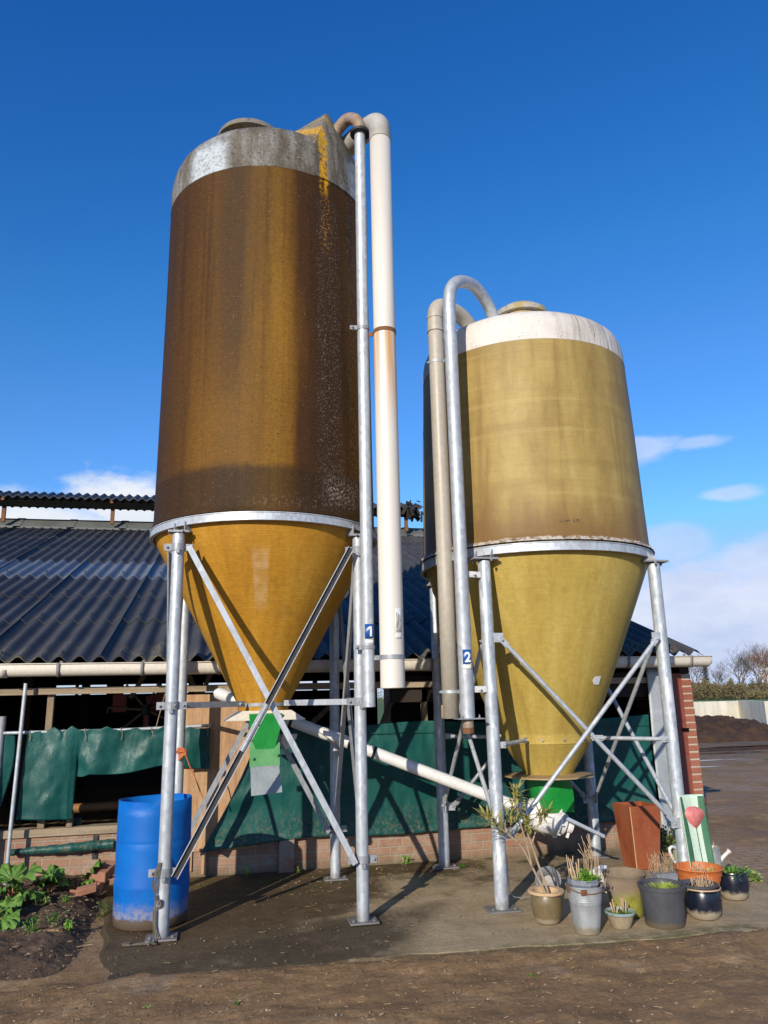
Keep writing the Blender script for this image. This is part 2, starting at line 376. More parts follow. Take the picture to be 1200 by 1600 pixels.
c = t.ramp(t.noise(1.2, 8, .65), [(.3,(.036,.036,.038)),(.7,(.074,.073,.074))])
c = t.mix(t.rng(t.noise(1., 7, .7, st=(9,.7,.7)), .5, .72, 0, .6), c, (.085,.085,.085))
lf = t.math('MULTIPLY', t.rng(t.noise(34, 6, .75), .47, .58), t.rng(t.math('ADD', y, t.math('MULTIPLY', t.noise(2.5,4), 1.6)), 1.45, .4))
c = t.mix(t.math('MULTIPLY', lf, t.rng(t.noise(1.1,3), .45, .6)), c, (.22,.18,.08))
c = t.mix(t.rng(t.noise(60,3), .68, .73, 0, .5), c, (.20,.20,.19))
t.bump(t.noise(70,5,.7), .2, .006); M['roof'] = t.done(c, .62, 0, .28)
M['roof_clear'] = mottled('clouded_translucent_sheet', [(.10,.115,.14),(.15,.17,.20),(.20,.22,.255)], 2.2, .5, st=(3,.6,1), bump=.1, spec=.35)
M['ridge_grey'] = mottled('grey_ridge_capping', [(.10,.11,.10),(.17,.175,.16)], 2.2, .7, bump=.15)
M['gutter'] = mottled('cream_gutter_plastic', [(.58,.52,.43),(.70,.64,.54)], 3, .45, st=(.3,1,1), bump=.05)
M['gutter_clip'] = mottled('grey_gutter_clip', [(.16,.15,.15),(.24,.23,.22)], 9, .6)
M['wood_grey'] = mottled('weathered_grey_wood', [(.20,.15,.10),(.34,.26,.17),(.44,.35,.24)], 5, .85, st=(.25,2.5,4), bump=.5)
M['wood_post'] = mottled('weathered_wood_post', [(.14,.10,.07),(.26,.19,.12),(.33,.26,.17)], 5, .85, st=(4,2.5,.3), bump=.5)
M['ply'] = mottled('weathered_plywood', [(.30,.15,.07),(.46,.27,.14),(.56,.37,.21)], 4, .8, st=(4.5,1,.35), bump=.35)
M['wood_orange'] = mottled('brown_peeled_pole', [(.22,.09,.03),(.36,.17,.06)], 6, .7, st=(.3,2,2))
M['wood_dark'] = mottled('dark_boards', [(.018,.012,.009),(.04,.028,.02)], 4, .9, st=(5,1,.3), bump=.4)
M['iron_red'] = mottled('red_oxide_steel', [(.17,.035,.018),(.25,.055,.03),(.20,.085,.06)], 9, .6, bump=.2)
M['black'] = mottled('near_black', [(.003,.003,.003),(.007,.0065,.006)], 3, .98, spec=.05)  # plain near-black, fully matt
t = NT('green_tarpaulin'); o = t.obj()
c = t.ramp(t.noise(2.2, 7, .65), [(.32,(.004,.050,.045)),(.55,(.007,.074,.065)),(.72,(.020,.105,.090))])
c = t.mix(t.rng(t.noise(5, 7, .72, dist=1.2), .58, .74, 0, .25), c, (.10,.20,.15))
c = t.mix(t.rng(t.noise(1.5, 6, .7), .62, .76, 0, .3), c, (.11,.13,.085))
bp = t.bump(t.noise(4, 5, .6, dist=.5, st=(1,1,.55)), .35, .05); t.bump(t.noise(26, 6, .65, dist=.3), .2, .01, bp)
spl = t.math('MULTIPLY', t.rng(t.xyz()[2], .62, .26), t.rng(t.noise(30, 5, .7), .48, .62)); c = t.mix(t.math('MULTIPLY', spl, .55), c, (.16,.13,.08)); M['tarp'] = t.done(c, t.rng(t.noise(6,5), .3, .7, .38, .58), 0, .3)
M['machine_red'] = mottled('red_machine_paint', [(.28,.03,.015),(.42,.06,.03)], 6, .5)
M['orange_cord'] = mottled('orange_twine', [(.50,.12,.03),(.62,.22,.08)], 20, .8)
M['cord_grey'] = mottled('grey_cable', [(.07,.055,.04),(.20,.17,.13)], 20, .7)

# ---- ground
t = NT('damp_concrete'); o = t.obj(); x, y, z = t.xyz()
f = t.noise(1.1, 9, .62); base = t.ramp(t.noise(3, 9, .7), [(.3,(.32,.235,.13)),(.7,(.51,.39,.235))])
wet = t.math('ADD', t.math('MULTIPLY', t.math('SUBTRACT', f, .5), 3.4), t.math('ADD', t.math('MULTIPLY', t.math('SUBTRACT', 1.35, x), .70), t.math('MULTIPLY', t.math('SUBTRACT', y, 5.95), .75)))
wm = t.rng(wet, -.12, .50); wcol = t.ramp(t.noise(6, 8, .7), [(.3,(.047,.028,.013)),(.7,(.125,.076,.036))])
c = t.mix(t.math('MULTIPLY', wm, .93), base, wcol)
moss = t.math('MULTIPLY', t.rng(y, 6.2, 7.2), t.rng(t.noise(4, 8, .72), .50, .62)); c = t.mix(t.math('MULTIPLY', moss, .75), c, (.075,.085,.018))
em = t.math('MULTIPLY', t.rng(y, 5.02, 4.86), t.rng(t.noise(7, 7, .7), .42, .58)); c = t.mix(t.math('MULTIPLY', em, .7), c, (.13,.12,.035))
c = t.mix(t.math('MULTIPLY', t.rng(z, -.0005, -.007, 0, .95), t.rng(t.noise(2.6,6,.7), .30, .52, .45, 1.)), c, (.085,.062,.034))
st = t.rng(t.noise(75, 4, .6), .66, .72); c = t.mix(t.math('MULTIPLY', st, .5), c, (.42,.36,.28))
c = t.mix(.6, c, t.ramp(t.noise(34, 6, .75), [(.3,(.5,.5,.5)),(.7,(1.15,1.15,1.15))]), 'MULTIPLY')
bp = t.bump(t.noise(45, 8, .75), .6, .012); t.bump(t.noise(5, 6, .6), .35, .04, bp)
M['concrete'] = t.done(c, t.rng(wm, 0., 1., .9, .72), 0, .25)

t = NT('muddy_brick_paving'); x, y, z = t.xyz()
b = t.n('ShaderNodeTexBrick'); rot = t.n('ShaderNodeMapping'); t.L(t.obj(), rot.inputs[0]); rot.inputs['Rotation'].default_value = (0,0,radians(4))
dv = t.n('ShaderNodeVectorMath', operation='ADD'); t.L(rot.outputs[0], dv.inputs[0]); t.L(t.scale(t.noise(1.2,3) if False else t.comb(t.math('MULTIPLY', t.noise(.9,3), .12), t.math('MULTIPLY', t.noise(1.1,3), .12), 0.), 1.), dv.inputs[1])
t.L(dv.outputs[0], b.inputs['Vector']); b.inputs['Scale'].default_value = 1.
b.inputs['Brick Width'].default_value = .21; b.inputs['Row Height'].default_value = .105; b.inputs['Mortar Size'].default_value = .012; b.inputs['Mortar Smooth'].default_value = .6
b.inputs['Color1'].default_value = (.46,.30,.17,1); b.inputs['Color2'].default_value = (.36,.235,.14,1); b.inputs['Mortar'].default_value = (.22,.145,.08,1)
mud = t.ramp(t.noise(2.2, 9, .68), [(.3,(.175,.100,.045)),(.55,(.32,.19,.085)),(.72,(.52,.345,.175))])
mm = t.math('MAXIMUM', t.rng(t.noise(.55, 8, .66), .36, .56), t.rng(t.math('ADD', y, t.math('MULTIPLY', t.noise(1.3,4), 2.)), 7.2, 6.0)); c = t.mix(t.math('MULTIPLY', mm, .9), b.outputs[0], mud)
c = t.mix(t.rng(t.noise(1.4, 8, .7), .56, .68, 0, .55), c, (.34,.27,.19))
gr = t.math('MULTIPLY', t.rng(t.noise(1.7, 8, .74), .58, .68), .5); c = t.mix(gr, c, (.105,.10,.03))
far = t.rng(y, 13., 20.); c = t.mix(t.math('MULTIPLY', far, .8), c, t.ramp(t.noise(.7,8,.7), [(.3,(.10,.062,.036)),(.7,(.27,.18,.10))]))
c = t.mix(.7, c, t.ramp(t.noise(26, 7, .78), [(.3,(.42,.42,.42)),(.7,(1.2,1.2,1.2))]), 'MULTIPLY')
bp = t.bump(b.outputs[1], .12, .01); 
bn = t.n('ShaderNodeMath', operation='MULTIPLY'); bn.inputs[1].default_value = -1; 
bp = t.bump(t.noise(3.2, 8, .68), .45, .05, bp); t.bump(t.noise(46, 8, .75), .8, .012, bp)
M['yard'] = t.done(c, t.rng(t.noise(1.1,6), .35, .65, .62, .92), 0, .25)
M['soil'] = mottled('dark_garden_soil', [(.042,.024,.013),(.095,.055,.030),(.175,.105,.060)], 7, .95, bump=1., bsc=22, bd=.03)
M['grass'] = mottled('meadow_green', [(.055,.11,.016),(.09,.16,.028),(.12,.17,.04)], .35, .9, bump=.6, bsc=6, bd=.05)
M['heap'] = mottled('dung_heap', [(.022,.013,.009),(.05,.025,.013),(.085,.04,.018),(.24,.11,.03)], 1.1, .95, bump=1., bsc=5, bd=.12)
t = NT('stained_concrete_wall'); x, y, z = t.xyz()
c = t.ramp(t.noise(1.2, 7, .65, st=(2.5,2.5,.5)), [(.32,(.44,.41,.33)),(.62,(.68,.64,.54))])
c = t.mix(t.rng(t.noise(1.4, 7, .7, st=(5,5,.3)), .56, .72, 0, .6), c, (.22,.20,.16)); t.bump(t.noise(12,6,.7), .3, .02)
M['wall_concrete'] = t.done(c, .9)
t = NT('standing_water'); t.bump(t.noise(3,3), .03, .01); M['puddle'] = t.done((.03,.024,.018), .06, 0, .5)

t = NT('grit_and_clods'); c = t.ramp(t.xyz(t.vor(60))[0], [(0,(.06,.038,.02)),(.5,(.13,.086,.05)),(.85,(.22,.16,.10)),(1,(.36,.29,.21))], 'LINEAR'); M['grit'] = t.done(c, .95)
# ---- pots and plants
M['glaze_brown'] = mottled('brown_glazed_pot', [(.13,.095,.045),(.21,.16,.085)], 6, .4, bump=.1, dirt=(.05,(.30,.24,.17)))
M['pot_rim'] = mottled('buff_pot_rim', [(.52,.34,.18),(.62,.44,.26)], 8, .6)
M['glaze_blue'] = mottled('blue_black_glaze', [(.005,.007,.012),(.009,.013,.028),(.018,.021,.030)], 5, .3, bump=.1, dirt=(.075,(.32,.27,.20)), spec=.6)
M['terracotta'] = mottled('orange_terracotta_plastic', [(.52,.13,.03),(.62,.19,.05)], 5, .55, bump=.1)
M['black_plastic'] = mottled('dark_grey_plastic', [(.055,.056,.064),(.085,.086,.098)], 4, .5, bump=.08, dirt=(.045,(.11,.085,.06)))
M['grey_plastic'] = mottled('blue_grey_plastic', [(.18,.20,.24),(.26,.28,.32)], 6, .5)
M['celadon'] = mottled('pale_blue_glaze', [(.22,.30,.30),(.32,.40,.39)], 7, .35)
M['buff_clay'] = mottled('buff_clay', [(.26,.20,.12),(.38,.31,.20)], 8, .8, bump=.2)
t = NT('mossy_cement_pot'); x, y, z = t.xyz()
c = t.ramp(t.noise(6,8,.7), [(.3,(.17,.12,.08)),(.7,(.30,.225,.15))])
e = t.math('ADD', z, t.math('ADD', t.math('MULTIPLY', x, -.25), t.math('MULTIPLY', t.math('SUBTRACT', t.noise(9,6,.7), .5), .16)))
c = t.mix(t.rng(e, .21, .10, 0, .92), c, t.ramp(t.noise(18,5), [(.3,(.15,.16,.010)),(.7,(.30,.30,.04))])); t.bump(t.noise(45,6,.7), .4, .01)
M['mossy'] = t.done(c, .9)
M['corten'] = mottled('rusted_plate_steel', [(.20,.045,.015),(.30,.075,.025),(.26,.10,.05)], 4, .75, st=(1.4,1.4,.7), bump=.2)
M['tulip_green'] = mottled('pale_green_paint', [(.42,.58,.44),(.58,.70,.56),(.50,.64,.50)], 7, .6, st=(3,1,.6), bump=.1)
M['tulip_edge'] = mottled('dark_green_paint', [(.03,.12,.06),(.07,.20,.11)], 8, .6)
M['tulip_red'] = mottled('pinkish_red_paint', [(.52,.10,.10),(.66,.22,.20),(.56,.13,.13)], 9, .55)
M['petal_dark'] = mottled('darker_red_paint', [(.38,.05,.06),(.46,.08,.09)], 9, .6)
M['pale_green'] = mottled('pale_green_enamel', [(.26,.33,.22),(.36,.42,.30)], 7, .5)
def leafmat(name, cols, rough=.5):
    t = NT(name); c = t.ramp(t.noise(9, 4), [(.25+.5*i/(len(cols)-1), q) for i, q in enumerate(cols)])
    try: t.b.inputs['Transmission Weight'].default_value = 0
    except Exception: pass
    return t.done(c, rough, 0, .35)
M['leaf_rhubarb'] = leafmat('rhubarb_leaf', [(.045,.10,.014),(.085,.18,.026),(.17,.29,.055)])
M['leaf_dark'] = leafmat('dark_leaf', [(.035,.08,.015),(.07,.13,.03)])
M['leaf_olive'] = leafmat('oleander_leaf', [(.13,.15,.03),(.26,.25,.07),(.44,.38,.15)])
M['leaf_lime'] = leafmat('bright_herb_leaf', [(.10,.24,.02),(.20,.40,.04),(.30,.50,.08)])
M['leaf_sedum'] = leafmat('sedum_leaf', [(.13,.20,.035),(.26,.34,.07),(.42,.46,.14)])
M['leaf_grass'] = leafmat('grass_blade', [(.05,.13,.02),(.10,.21,.035),(.16,.27,.05)])
M['dry_stem'] = leafmat('dry_stem', [(.26,.15,.08),(.46,.32,.19),(.55,.42,.28)], .8)
M['bark_pale'] = leafmat('pale_bark', [(.28,.20,.12),(.42,.32,.21)], .8)
M['petiole'] = leafmat('red_petiole', [(.36,.12,.06),(.42,.24,.08)], .5)
M['dead_leaf'] = leafmat('dead_leaf', [(.22,.12,.05),(.40,.26,.13),(.50,.40,.26)], .85)
M['bark_far'] = leafmat('grey_brown_bark', [(.10,.085,.07),(.17,.14,.11)], .9)
M['bark_red'] = leafmat('reddish_twigs', [(.17,.085,.055),(.25,.14,.09)], .9)
M['bark_birch'] = leafmat('pale_trunk', [(.40,.33,.25),(.52,.45,.36)], .9)
M['thicket'] = leafmat('winter_thicket', [(.10,.085,.030),(.15,.12,.055),(.19,.15,.085)], .95)
M['fir'] = leafmat('dark_conifer', [(.02,.035,.02),(.04,.06,.03)], .9)
M['clay_bits'] = mottled('broken_brick', [(.30,.12,.07),(.42,.22,.14)], 9, .85, bump=.3)
M['plaque_blue'] = mottled('blue_sticker', [(.012,.085,.32),(.016,.10,.36)], 4, .4)
M['plaque_white'] = mottled('white_sticker', [(.78,.78,.76),(.82,.82,.81)], 4, .4)
M['plaque_green'] = mottled('yellow_green_flash', [(.42,.50,.20),(.60,.64,.40)], 4, .5)
M['ink'] = mottled('faded_ink', [(.05,.032,.015),(.10,.065,.03)], 30, .8)
M['glass_far'] = mottled('greenhouse_panes', [(.22,.33,.33),(.34,.44,.44)], 3, .3)
M['roof_far'] = mottled('dark_shed_roof', [(.04,.03,.026),(.07,.05,.04)], 3, .8)
SKY_AIR, SKY_DUST, SKY_OZ, SKY_SAT, SKY_VAL, EXPO = 1.0, .3, 3.0, 1.25, 1.0, 0.0
SKY_GRADE = ((1.45,1.79,.95),(.92,1.36,1.05),(1.30,1.04,1.30))
CLOUD_LO, CLOUD_HI = (4.6,5.0,5.8), (6.2,6.4,6.7)
# ================================================================ CAMERA / LIGHT
F_PX, PITCH, ROLL, YAW, CAM_H = 1191.7, .238397, -.02187, radians(12.), 1.5
Fw = Vector((0, cos(PITCH), sin(PITCH))); Up = Vector((0, -sin(PITCH), cos(PITCH))); Rt = Vector((1,0,0))
R2 = Rt*cos(ROLL)+Up*sin(ROLL); U2 = Up*cos(ROLL)-Rt*sin(ROLL)
Y = Matrix.Rotation(-YAW, 3, 'Z'); R2, U2, Fw = Y@R2, Y@U2, Y@Fw
cam = bpy.data.cameras.new('camera'); co = bpy.data.objects.new('camera', cam); C.objects.link(co)
mw = Matrix.Identity(4)
for i in range(3): mw[i][0], mw[i][1], mw[i][2] = R2[i], U2[i], -Fw[i]
mw.translation = (0,0,CAM_H); co.matrix_world = mw
cam.sensor_fit = 'VERTICAL'; cam.sensor_height = 36; cam.lens = F_PX/1600*36; cam.clip_start = .05; cam.clip_end = 3000
bpy.context.scene.camera = co
SUN_AZ, SUN_EL = radians(33.5), radians(20.5)      # light travels towards +y, +x
sd = Vector((sin(SUN_AZ)*cos(SUN_EL), cos(SUN_AZ)*cos(SUN_EL), -sin(SUN_EL)))
sun = bpy.data.lights.new('sun', 'SUN'); sun.energy = 5.0; sun.angle = radians(.5); sun.color = (1., .92, .78)
so = bpy.data.objects.new('sun', sun); C.objects.link(so); so.rotation_euler = sd.to_track_quat('-Z', 'Y').to_euler(); so.location = (-6,-9,8)

# ---- sky: physical sky, clouds laid on the dome by direction
wd = bpy.data.worlds.new('World'); bpy.context.scene.world = wd; wd.use_nodes = True
t = NT.__new__(NT); t.t = wd.node_tree; t.co = None
bg = t.t.nodes['Background']
sky = t.n('ShaderNodeTexSky', sky_type='NISHITA'); sky.sun_disc = False
sky.sun_elevation = SUN_EL; sky.sun_rotation = pi+SUN_AZ
sky.altitude = 0; sky.air_density = SKY_AIR; sky.dust_density = SKY_DUST; sky.ozone_density = SKY_OZ
g = t.n('ShaderNodeTexCoord').outputs['Generated']
x, y, z = t.xyz(g)
az = t.math('ARCTAN2', x, y); el = t.math('ARCSINE', z)
nse = t.noise(9., 9, .62, vec=t.comb(az, 0., t.math('MULTIPLY', el, 1.9)))
nbig = t.noise(3.2, 6, .6, vec=t.comb(az, 3., t.math('MULTIPLY', el, 2.2)))
cl = None
for a0, e0, sa, se, amp, ns in [(-7.6,14.0,5.2,2.6,1.0,.75),(-3.2,14.2,5,2.0,1.0,.7),(-13,11.4,12,3.2,1.0,.5),(2,12.2,9,2.9,1.0,.6),
                     (31.5,17.0,4.4,1.2,.58,.95),(35.2,16.9,3.0,.7,.42,.9),(37.2,13.1,2.9,.7,.55,.75),(34,5.0,13,4.2,.85,.9),(41,8.2,8,2.4,.7,1.0),(33,10.2,3.4,1.8,.5,.6),(25,3.0,60,3.6,.85,.35),(60,9,16,5,.6,1.),(-45,10,18,5,.8,1.)]:
    da = t.math('DIVIDE', t.math('SUBTRACT', az, radians(a0)), radians(sa)); de = t.math('DIVIDE', t.math('SUBTRACT', el, radians(e0)), radians(se))
    d = t.math('SQRT', t.math('ADD', t.math('MULTIPLY', da, da), t.math('MULTIPLY', de, de)))
    d = t.math('ADD', d, t.math('MULTIPLY', t.math('SUBTRACT', nse, .5), 2.6*ns))
    m = t.rng(d, 1.05, .45, 0, amp)
    cl = m if cl is None else t.math('MAXIMUM', cl, m)
hsv = t.n('ShaderNodeHueSaturation'); hsv.inputs['Saturation'].default_value = SKY_SAT; hsv.inputs['Value'].default_value = SKY_VAL; t.L(sky.outputs[0], hsv.inputs['Color'])
tone = t.math('ADD', t.math('MULTIPLY', nbig, .6), t.math('MULTIPLY', nse, .4))
cc = t.mix(t.rng(az, .30, .45), t.ramp(tone, [(.35, CLOUD_LO), (.65, CLOUD_HI)]), t.ramp(tone, [(.36, (3.2,3.9,5.6)), (.62, (5.7,5.9,6.5))]))
cap_ = t.n('ShaderNodeVectorMath', operation='MINIMUM'); t.L(hsv.outputs[0], cap_.inputs[0]); cap_.inputs[1].default_value = (3.2,4.0,5.6)   # sky glow near the sun capped to cut ambient light and deepen shadows
sr_ = t.n('ShaderNodeSeparateColor'); t.L(cap_.outputs[0], sr_.inputs[0]); sc_ = t.n('ShaderNodeCombineColor')
hzn = t.rng(el, .20, .02)
for i, (k, p, lim) in enumerate(SKY_GRADE): t.L(t.math('MINIMUM', t.math('MULTIPLY', t.math('POWER', sr_.outputs[i], p), k), t.math('MULTIPLY', sr_.outputs[i], lim)), sc_.inputs[i])
t.L(t.mix(cl, sc_.outputs[0], cc), bg.inputs['Color']); bg.inputs['Strength'].default_value = .15
vs = bpy.context.scene.view_settings; vs.view_transform = 'Standard'; vs.look = 'None'; vs.exposure = EXPO; vs.gamma = 1

# ================================================================ GROUND
G0 = -.02
mb = MB(); mb.add([(-400,-60,G0),(400,-60,G0),(400,34,G0),(-400,34,G0)], [(0,1,2,3)])
props(mb.build('yard_ground', M['yard'], smooth=False), kind='structure')
mb = MB(); mb.add([(-900,34,G0),(900,34,G0),(900,1500,G0),(-900,1500,G0)], [(0,1,2,3)])
props(mb.build('meadow', M['grass'], smooth=False), kind='structure')
mb = MB()       # side meadow right of the track
pl = [(12.0,12.2),(11.2,14.4),(11.9,15.8),(13.8,16.8),(17,17.5),(40,19.5),(80,20),(80,10),(20,8)]
mb.add([(x, y, G0+.006) for x, y in pl], [tuple(range(len(pl)))]); props(mb.build('grass_verge', M['grass'], smooth=False), kind='structure')
mb = MB(); pl = [(20.2,23.),(24,23.4),(60,24),(60,34.),(21.4,34.),(21.2,28)]
mb.add([(x, y, G0+.006) for x, y in pl], [tuple(range(len(pl)))]); props(mb.build('grass_bank', M['grass'], smooth=False), kind='structure')
# concrete slab: top at z = 0, ragged front edge
def edge(p, q, n, amp, sd_):
    out = []
    for i in range(n):
        k = i/n; x = p[0]+(q[0]-p[0])*k; y = p[1]+(q[1]-p[1])*k
        out.append((x+amp*nz(x*3+sd_, y*3, 1.3), y+amp*nz(x*4, y*3+sd_, 7.7)+amp*.4*nz(x*15, y*9, sd_)))
    return out
sl = edge((-.62,5.02),(1.2,4.92),40,.035,1)+edge((1.2,4.92),(2.6,4.80),40,.03,2)+edge((2.6,4.80),(4.0,4.74),30,.025,3)+edge((4.0,4.74),(4.72,7.2),30,.04,4)+[(4.72,7.2),(4.72,7.60),(-.95,7.60)]+edge((-.95,7.4),(-.62,5.02),30,.05,5)
n = len(sl); mb = MB()
cx, cy = 1.9, 6.2
sink = lambda x, y: -.020*min(1,max(0,(1.25-x)/.9))*min(1,max(0,(5.6-y)/.5))
rim = [(x+(cx-x)*.012, y+(cy-y)*.02, sink(x,y)) for x, y in sl]; low = [(x, y, -.019+sink(x,y)) for x, y in sl]; bot = [(x, y, -.1) for x, y in sl]
mb.add(rim+low+bot+[(cx,cy,0)], [(i,(i+1)%n,3*n) for i in range(n)]+[(i,n+i,n+(i+1)%n,(i+1)%n) for i in range(n)]+[(n+i,2*n+i,2*n+(i+1)%n,n+(i+1)%n) for i in range(n)])
props(mb.build('concrete_slab', M['concrete'], ang=30), kind='structure')
# raised garden soil on the left
def bed(a, b):
    x = -4.2+a*3.55; y = 4.95+b*2.52
    ex = -.70-.12*b-.25*max(0, .35-b)+.07*nz(y*2.5, 3.1)
    e = min(1, max(0, (ex-x)/.32)); e2 = min(1, max(0, (y-5.02-.16*nz(x*2, 9.)+.12*(x+.7))/.35)); e = e*e*(3-2*e)*e2*e2*(3-2*e2)
    h = .055+.035*nz(x*2.2, y*2.2)+.035*nz(x*6, y*6, 2)+.022*nz(x*14, y*14, 5)+.010*nz(x*34, y*34, 8)
    return (x, y, -.035+e*max(.02, (h+.05)*(.55+.45*min(1,b*1.6))))
mb = MB().grid(190, 140, bed); props(mb.build('soil_bed', M['soil'], ang=80), kind='structure')
# churned mud in front of the slab
def mudf(a, b_):
    x = -3.6+a*10.4; y = 2.6+b_*2.62
    e = min(1, a/.06, (1-a)/.06, b_/.08); ed = 4.95+.10*nz(x*1.1,2.)+.05*nz(x*4,6.)+.16*min(1,max(0,(1.4-x)/1.2)); bk = min(1, max(0, (ed-y)/.20)); e *= bk*bk*(3-2*bk)
    h_ = .020+.014*nz(x*1.1,y*2.2)+.012*nz(x*3.3,y*5,3)+.008*nz(x*9,y*11,6)+.005*nz(x*24,y*26,9)
    return (x, y, G0-.012+e*max(.0,h_+.008)+.016*e*max(0,1-abs(y-(ed-.22))/.24))
def mud_h(x, y): return mudf((x+3.6)/10.4, (y-2.6)/2.62)[2]
props(MB().grid(420, 150, mudf).build('mud_track', M['yard'], ang=180), kind='structure')
# wet ruts in front of the dung heap
for k, (px, py, sx, sy) in enumerate([(13.6,19.0,1.8,.55),(15.6,18.6,1.2,.35),(12.4,17.6,1.0,.22),(17.4,19.9,2.2,.30),(9.2,14.7,.9,.10),(14.6,17.4,.7,.14),(15.4,19.4,2.6,.22),(12.6,18.3,1.6,.12),(10.6,16.0,.8,.10)]):
    P = [(px+sx*cos(a)*(1+.4*nz(cos(a)*2+k, sin(a)*2)), py+sy*sin(a)*(1+.5*nz(cos(a)*2, sin(a)*2+k, 4)), G0+.005) for a in [2*pi*i/40 for i in range(40)]]
    props(MB().add(P, [tuple(range(40))]).build('puddle', M['puddle'], smooth=False), kind='structure')

# ================================================================ SILO SHARED PIECES
def leg(parent, x, y, top, r, clamps, mat, ax, plate=.10, cz=(.40, 2.60)):
    l = MB().tube([(x,y,.004),(x,y,.6),(x,y,1.4),(x,y,top)], r, 20).build('leg', mat, parent)
    b = MB(); b.obox((x,y,.007), (plate,0,0), (0,plate*.8,0), (0,0,.006))
    for sx in (-1,1): b.bolt((x+sx*plate*.72, y-plate*.4, .013), (0,0,1), .012, .008)
    b.build('base_plate', M['galv_dark'], l, bevel=.002, off=OFF[parent.name])
    for z in cz:
        c = MB(); c.lathe([(r+.001,z-.028),(r+.006,z-.028),(r+.006,z+.028),(r+.001,z+.028)], (x,y), 20)
        for sx in (-1,1):
            c.obox((x+sx*(r+.030), y-.004, z), (.028,0,0), (0,.004,0), (0,0,.026)); c.bolt((x+sx*(r+.036), y-.008, z), (0,-1,0), .011)
        c.obox((x, y-r-.012, z-.035), (.012,0,0), (0,.01,0), (0,0,.016))
        c.build('clamp', M[clamps], l, off=OFF[parent.name], bevel=.001)
    return l
def ring_beam(parent, c, r, z0, z1, mat):
    b = MB().lathe([(r-.03,z0),(r,z0),(r,z0+.006),(r-.006,z0+.008),(r-.006,z1-.008),(r,z1-.006),(r,z1),(r-.03,z1),(r-.03,z0)], c, 96)
    return b.build('ring_beam', mat, parent, ang=30)
def text_mesh(txt, size, bold=0):
    cu = bpy.data.curves.new('lettering', 'FONT'); cu.body = txt; cu.size = size; cu.offset = bold; cu.extrude = .0006; cu.align_x = 'CENTER'
    o = bpy.data.objects.new('lettering', cu); C.objects.link(o); dg = bpy.context.evaluated_depsgraph_get()
    me = bpy.data.meshes.new_from_object(o.evaluated_get(dg))
    bm = bmesh.new(); bm.from_mesh(me); bmesh.ops.triangulate(bm, faces=bm.faces)
    for _ in range(5):
        le = [e for e in bm.edges if e.calc_length() > size*.11]
        if not le: break
        bmesh.ops.subdivide_edges(bm, edges=le, cuts=1); bmesh.ops.triangulate(bm, faces=bm.faces)
    bm.to_mesh(me); bm.free(); vs = [v.co.copy() for v in me.vertices]; fs = [tuple(p.vertices) for p in me.polygons]
    bpy.data.objects.remove(o); bpy.data.curves.remove(cu); bpy.data.meshes.remove(me); return vs, fs
def wrap(vs, c, r, az, z, tilt=0):   # lay flat outline on an upright cylinder, az = facing angle from -y towards +x
    out = []
    for v in vs:
        X, Z = v[0]*cos(tilt)-v[1]*sin(tilt), v[0]*sin(tilt)+v[1]*cos(tilt)
        a = az+X/r; rr = r+.0012+v[2]; out.append((c[0]+rr*sin(a), c[1]-rr*cos(a), z+Z))
    return out
def patch(c, r, az, w, z0, z1, n=8, up=.002, slope=0):
    vs = []
    for i in range(n+1):
        a = az+(i/n-.5)*w/r
        for zz in (z0, z1+slope*(i/n-.5)):
            vs.append((c[0]+(r+up)*sin(a), c[1]-(r+up)*cos(a), zz))
    return MB().add(vs, [(2*i,2*i+2,2*i+3,2*i+1) for i in range(n)])
def plaque(parent, c, r, az, z, digit):
    w, h = .070, .125
    p = patch(c, r, az, w, z-h*.36, z+h*.5).build('number_plaque', M['plaque_blue'], parent, thick=.001)
    patch(c, r, az, w, z-h*.66, z-h*.40, slope=.022).build('white_footer', M['plaque_white'], p, off=OFF[parent.name], thick=.001)
    patch(c, r, az+.25, w*.6, z-h*.44, z-h*.38, slope=.02, up=.0028).build('footer_flash', M['plaque_green'], p, off=OFF[parent.name], thick=.001)
    if digit == '1':
        dm = MB().grid(4, 12, lambda p,q: (-.002+.017*p, .074*q, 0)); dm.grid(4, 5, lambda p,q: (-.002-.018*(1-p), (.074-.014*(1-p))-.017*(1-q), 0)); vs, fs = dm.v, dm.f
    else: vs, fs = text_mesh(digit, .100, .0035)
    MB().add(wrap(vs, c, r+.0028, az+.06, z-.028), fs).build('digit', M['plaque_white'], p, off=OFF[parent.name], fix=False)

# ================================================================ TALL SILO (1)
A = (.33, 6.354); HA = .669
tall = thing('feed_silo', 'tall brown stained feed silo with lichen grown grey cap and number 1 on its pipe', 'silo', (A[0],A[1],0), 'feed silos on galvanised legs')
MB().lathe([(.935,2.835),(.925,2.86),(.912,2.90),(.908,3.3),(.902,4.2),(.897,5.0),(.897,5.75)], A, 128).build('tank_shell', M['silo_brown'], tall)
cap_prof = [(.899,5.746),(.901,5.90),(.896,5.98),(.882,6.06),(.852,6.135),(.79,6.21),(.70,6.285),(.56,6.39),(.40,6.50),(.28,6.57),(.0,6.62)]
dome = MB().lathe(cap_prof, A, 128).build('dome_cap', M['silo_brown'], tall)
LC = (.125, 6.31)   # filling hatch stands left of centre
lid = MB().lathe([(.235,6.40),(.235,6.635)], LC, 48).build('hatch', M['lichen_lid'], tall)
MB().lathe([(.0,6.61),(.29,6.60),(.308,6.607),(.310,6.635),(.298,6.660),(.20,6.70),(.0,6.715)], LC, 48).build('hatch_lid', M['lichen_lid'], lid, off=OFF[tall.name])
